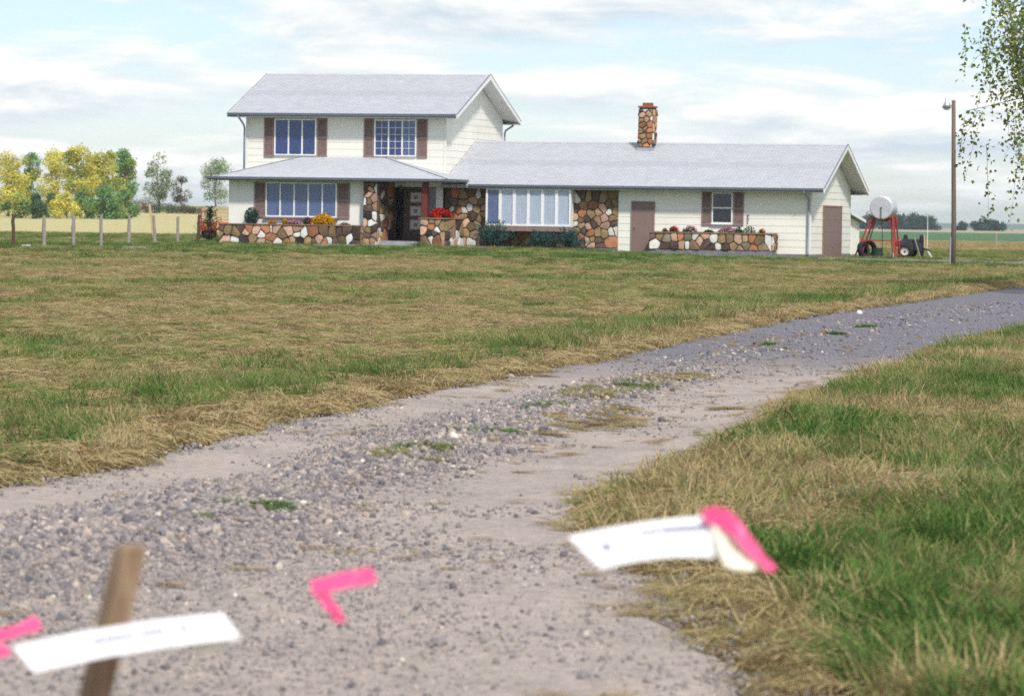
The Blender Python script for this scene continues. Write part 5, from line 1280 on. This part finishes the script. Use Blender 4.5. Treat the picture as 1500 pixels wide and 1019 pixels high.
rows = curve_rows([fp(18, 946, 4.985), fp(120, 925, 4.975), fp(230, 908, 4.975), fp(326, 898, 4.985)], [fp(50, 984, 4.94), fp(150, 962, 4.935), fp(260, 944, 4.935), fp(352, 934, 4.94)])
tg = empty('survey_tag', rows[4][0], 0); tag(tg, 'white paper tag across the survey stake at lower left', 'tag', 'white survey tags')
def off(rows, o): return [(p - o, q - o) for p, q in rows]
rr_ = off(rows, tg.location); sheet(rr_).build('paper', MT['paper'], tg); strokes(tg, rr_, .13, .19, .42, .62, 3); strokes(tg, rr_, .30, .82, .30, .50, 4)
c_ = [(fp(283, 940, 4.97) - tg.location, fp(296, 957, 4.95) - tg.location), (fp(310, 936, 4.97) - tg.location, fp(318, 953, 4.95) - tg.location), (fp(332, 936, 4.97) - tg.location, fp(332, 948, 4.95) - tg.location)]
sheet(c_).build('folded_flap', MT['cream'], tg)
rows = curve_rows([fp(832, 785, 5.0), fp(900, 772, 4.99), fp(965, 762, 4.99), fp(1042, 755, 5.0)], [fp(880, 833, 4.95), fp(930, 821, 4.945), fp(990, 814, 4.945), fp(1066, 816, 4.95)])
tg = empty('survey_tag', rows[4][0], 0); tag(tg, 'white paper tag with a pink ribbon end above the right verge', 'tag', 'white survey tags')
rr_ = off(rows, tg.location); sheet(rr_).build('paper', MT['paper'], tg); strokes(tg, rr_, .16, .22, .35, .6, 5); strokes(tg, rr_, .50, .95, .18, .36, 6)
fl = curve_rows([fp(1040, 758, 4.985), fp(1075, 785, 4.98), fp(1112, 822, 4.985)], [fp(1050, 800, 4.94), fp(1062, 832, 4.945), fp(1104, 836, 4.94)], 5)
sheet(off(fl, tg.location)).build('folded_flap', MT['cream'], tg)
def ribbon(label, parts):
    loc = parts[0][0][0].copy(); o = empty('pink_ribbon', loc, 0); tag(o, label, 'ribbon', 'pink ribbons on the wire')
    for k, rows in enumerate(parts):
        rq = random.Random(len(label) + k); cr_ = []
        for p, q in rows:
            e = rq.uniform(-.004, .004); cr_.append((p + Vector((0, e, .4*e)), q + Vector((0, -e*.6, rq.uniform(-.0015, .0015)))))
        sheet(off(cr_, loc), .0006).build('tail', MT['pink'], o)
ribbon('pink ribbon knotted on the wire between the two tags', [
    curve_rows([fp(455, 850), fp(490, 843, 4.99), fp(525, 833, 4.985), fp(545, 829, 4.98)], [fp(458, 872, 4.99), fp(495, 862, 4.98), fp(525, 857, 4.975), fp(553, 850, 4.97)]),
    curve_rows([fp(455, 862, 4.992), fp(470, 882, 4.982), fp(492, 912, 4.975)], [fp(474, 862, 4.988), fp(492, 882, 4.978), fp(508, 908, 4.97)])])
ribbon('pink ribbon at the left edge beside the stake', [
    curve_rows([fp(-40, 930), fp(10, 918, 4.985), fp(52, 903, 4.98)], [fp(-40, 946, 4.99), fp(12, 936, 4.975), fp(63, 920, 4.97)]),
    curve_rows([fp(-30, 938, 4.995), fp(-5, 942, 4.985), fp(10, 948, 4.98)], [fp(-30, 958, 4.985), fp(-5, 962, 4.975), fp(16, 960, 4.97)])])
ribbon('pink ribbon tied at the end of the right tag', [
    curve_rows([fp(1028, 748, 4.982), fp(1046, 739, 4.975), fp(1068, 745, 4.97), fp(1095, 778, 4.965), fp(1122, 815, 4.965), fp(1138, 830, 4.965)], [fp(1030, 764, 4.98), fp(1052, 768, 4.97), fp(1070, 782, 4.96), fp(1092, 806, 4.955), fp(1112, 826, 4.955), fp(1126, 838, 4.955)], 10)])

# ------------------------------------------------------------------ air
hz = bpy.data.materials.new('haze air'); hz.use_nodes = True; t = hz.node_tree; t.nodes.clear()
o_ = N(t, 'ShaderNodeOutputMaterial'); pv = N(t, 'ShaderNodeVolumePrincipled', inp={'Color': (.80, .92, 1.0, 1), 'Density': .00010, 'Anisotropy': .2})
LK(t, pv.outputs[0], o_.inputs['Volume'])
mb = MB(); mb.box(-6000, 6000, -200, 8000, -5, 32); o = mb.build('haze', hz); tag(o, 'thin blue haze lying over the fields', 'haze', kind='stuff')
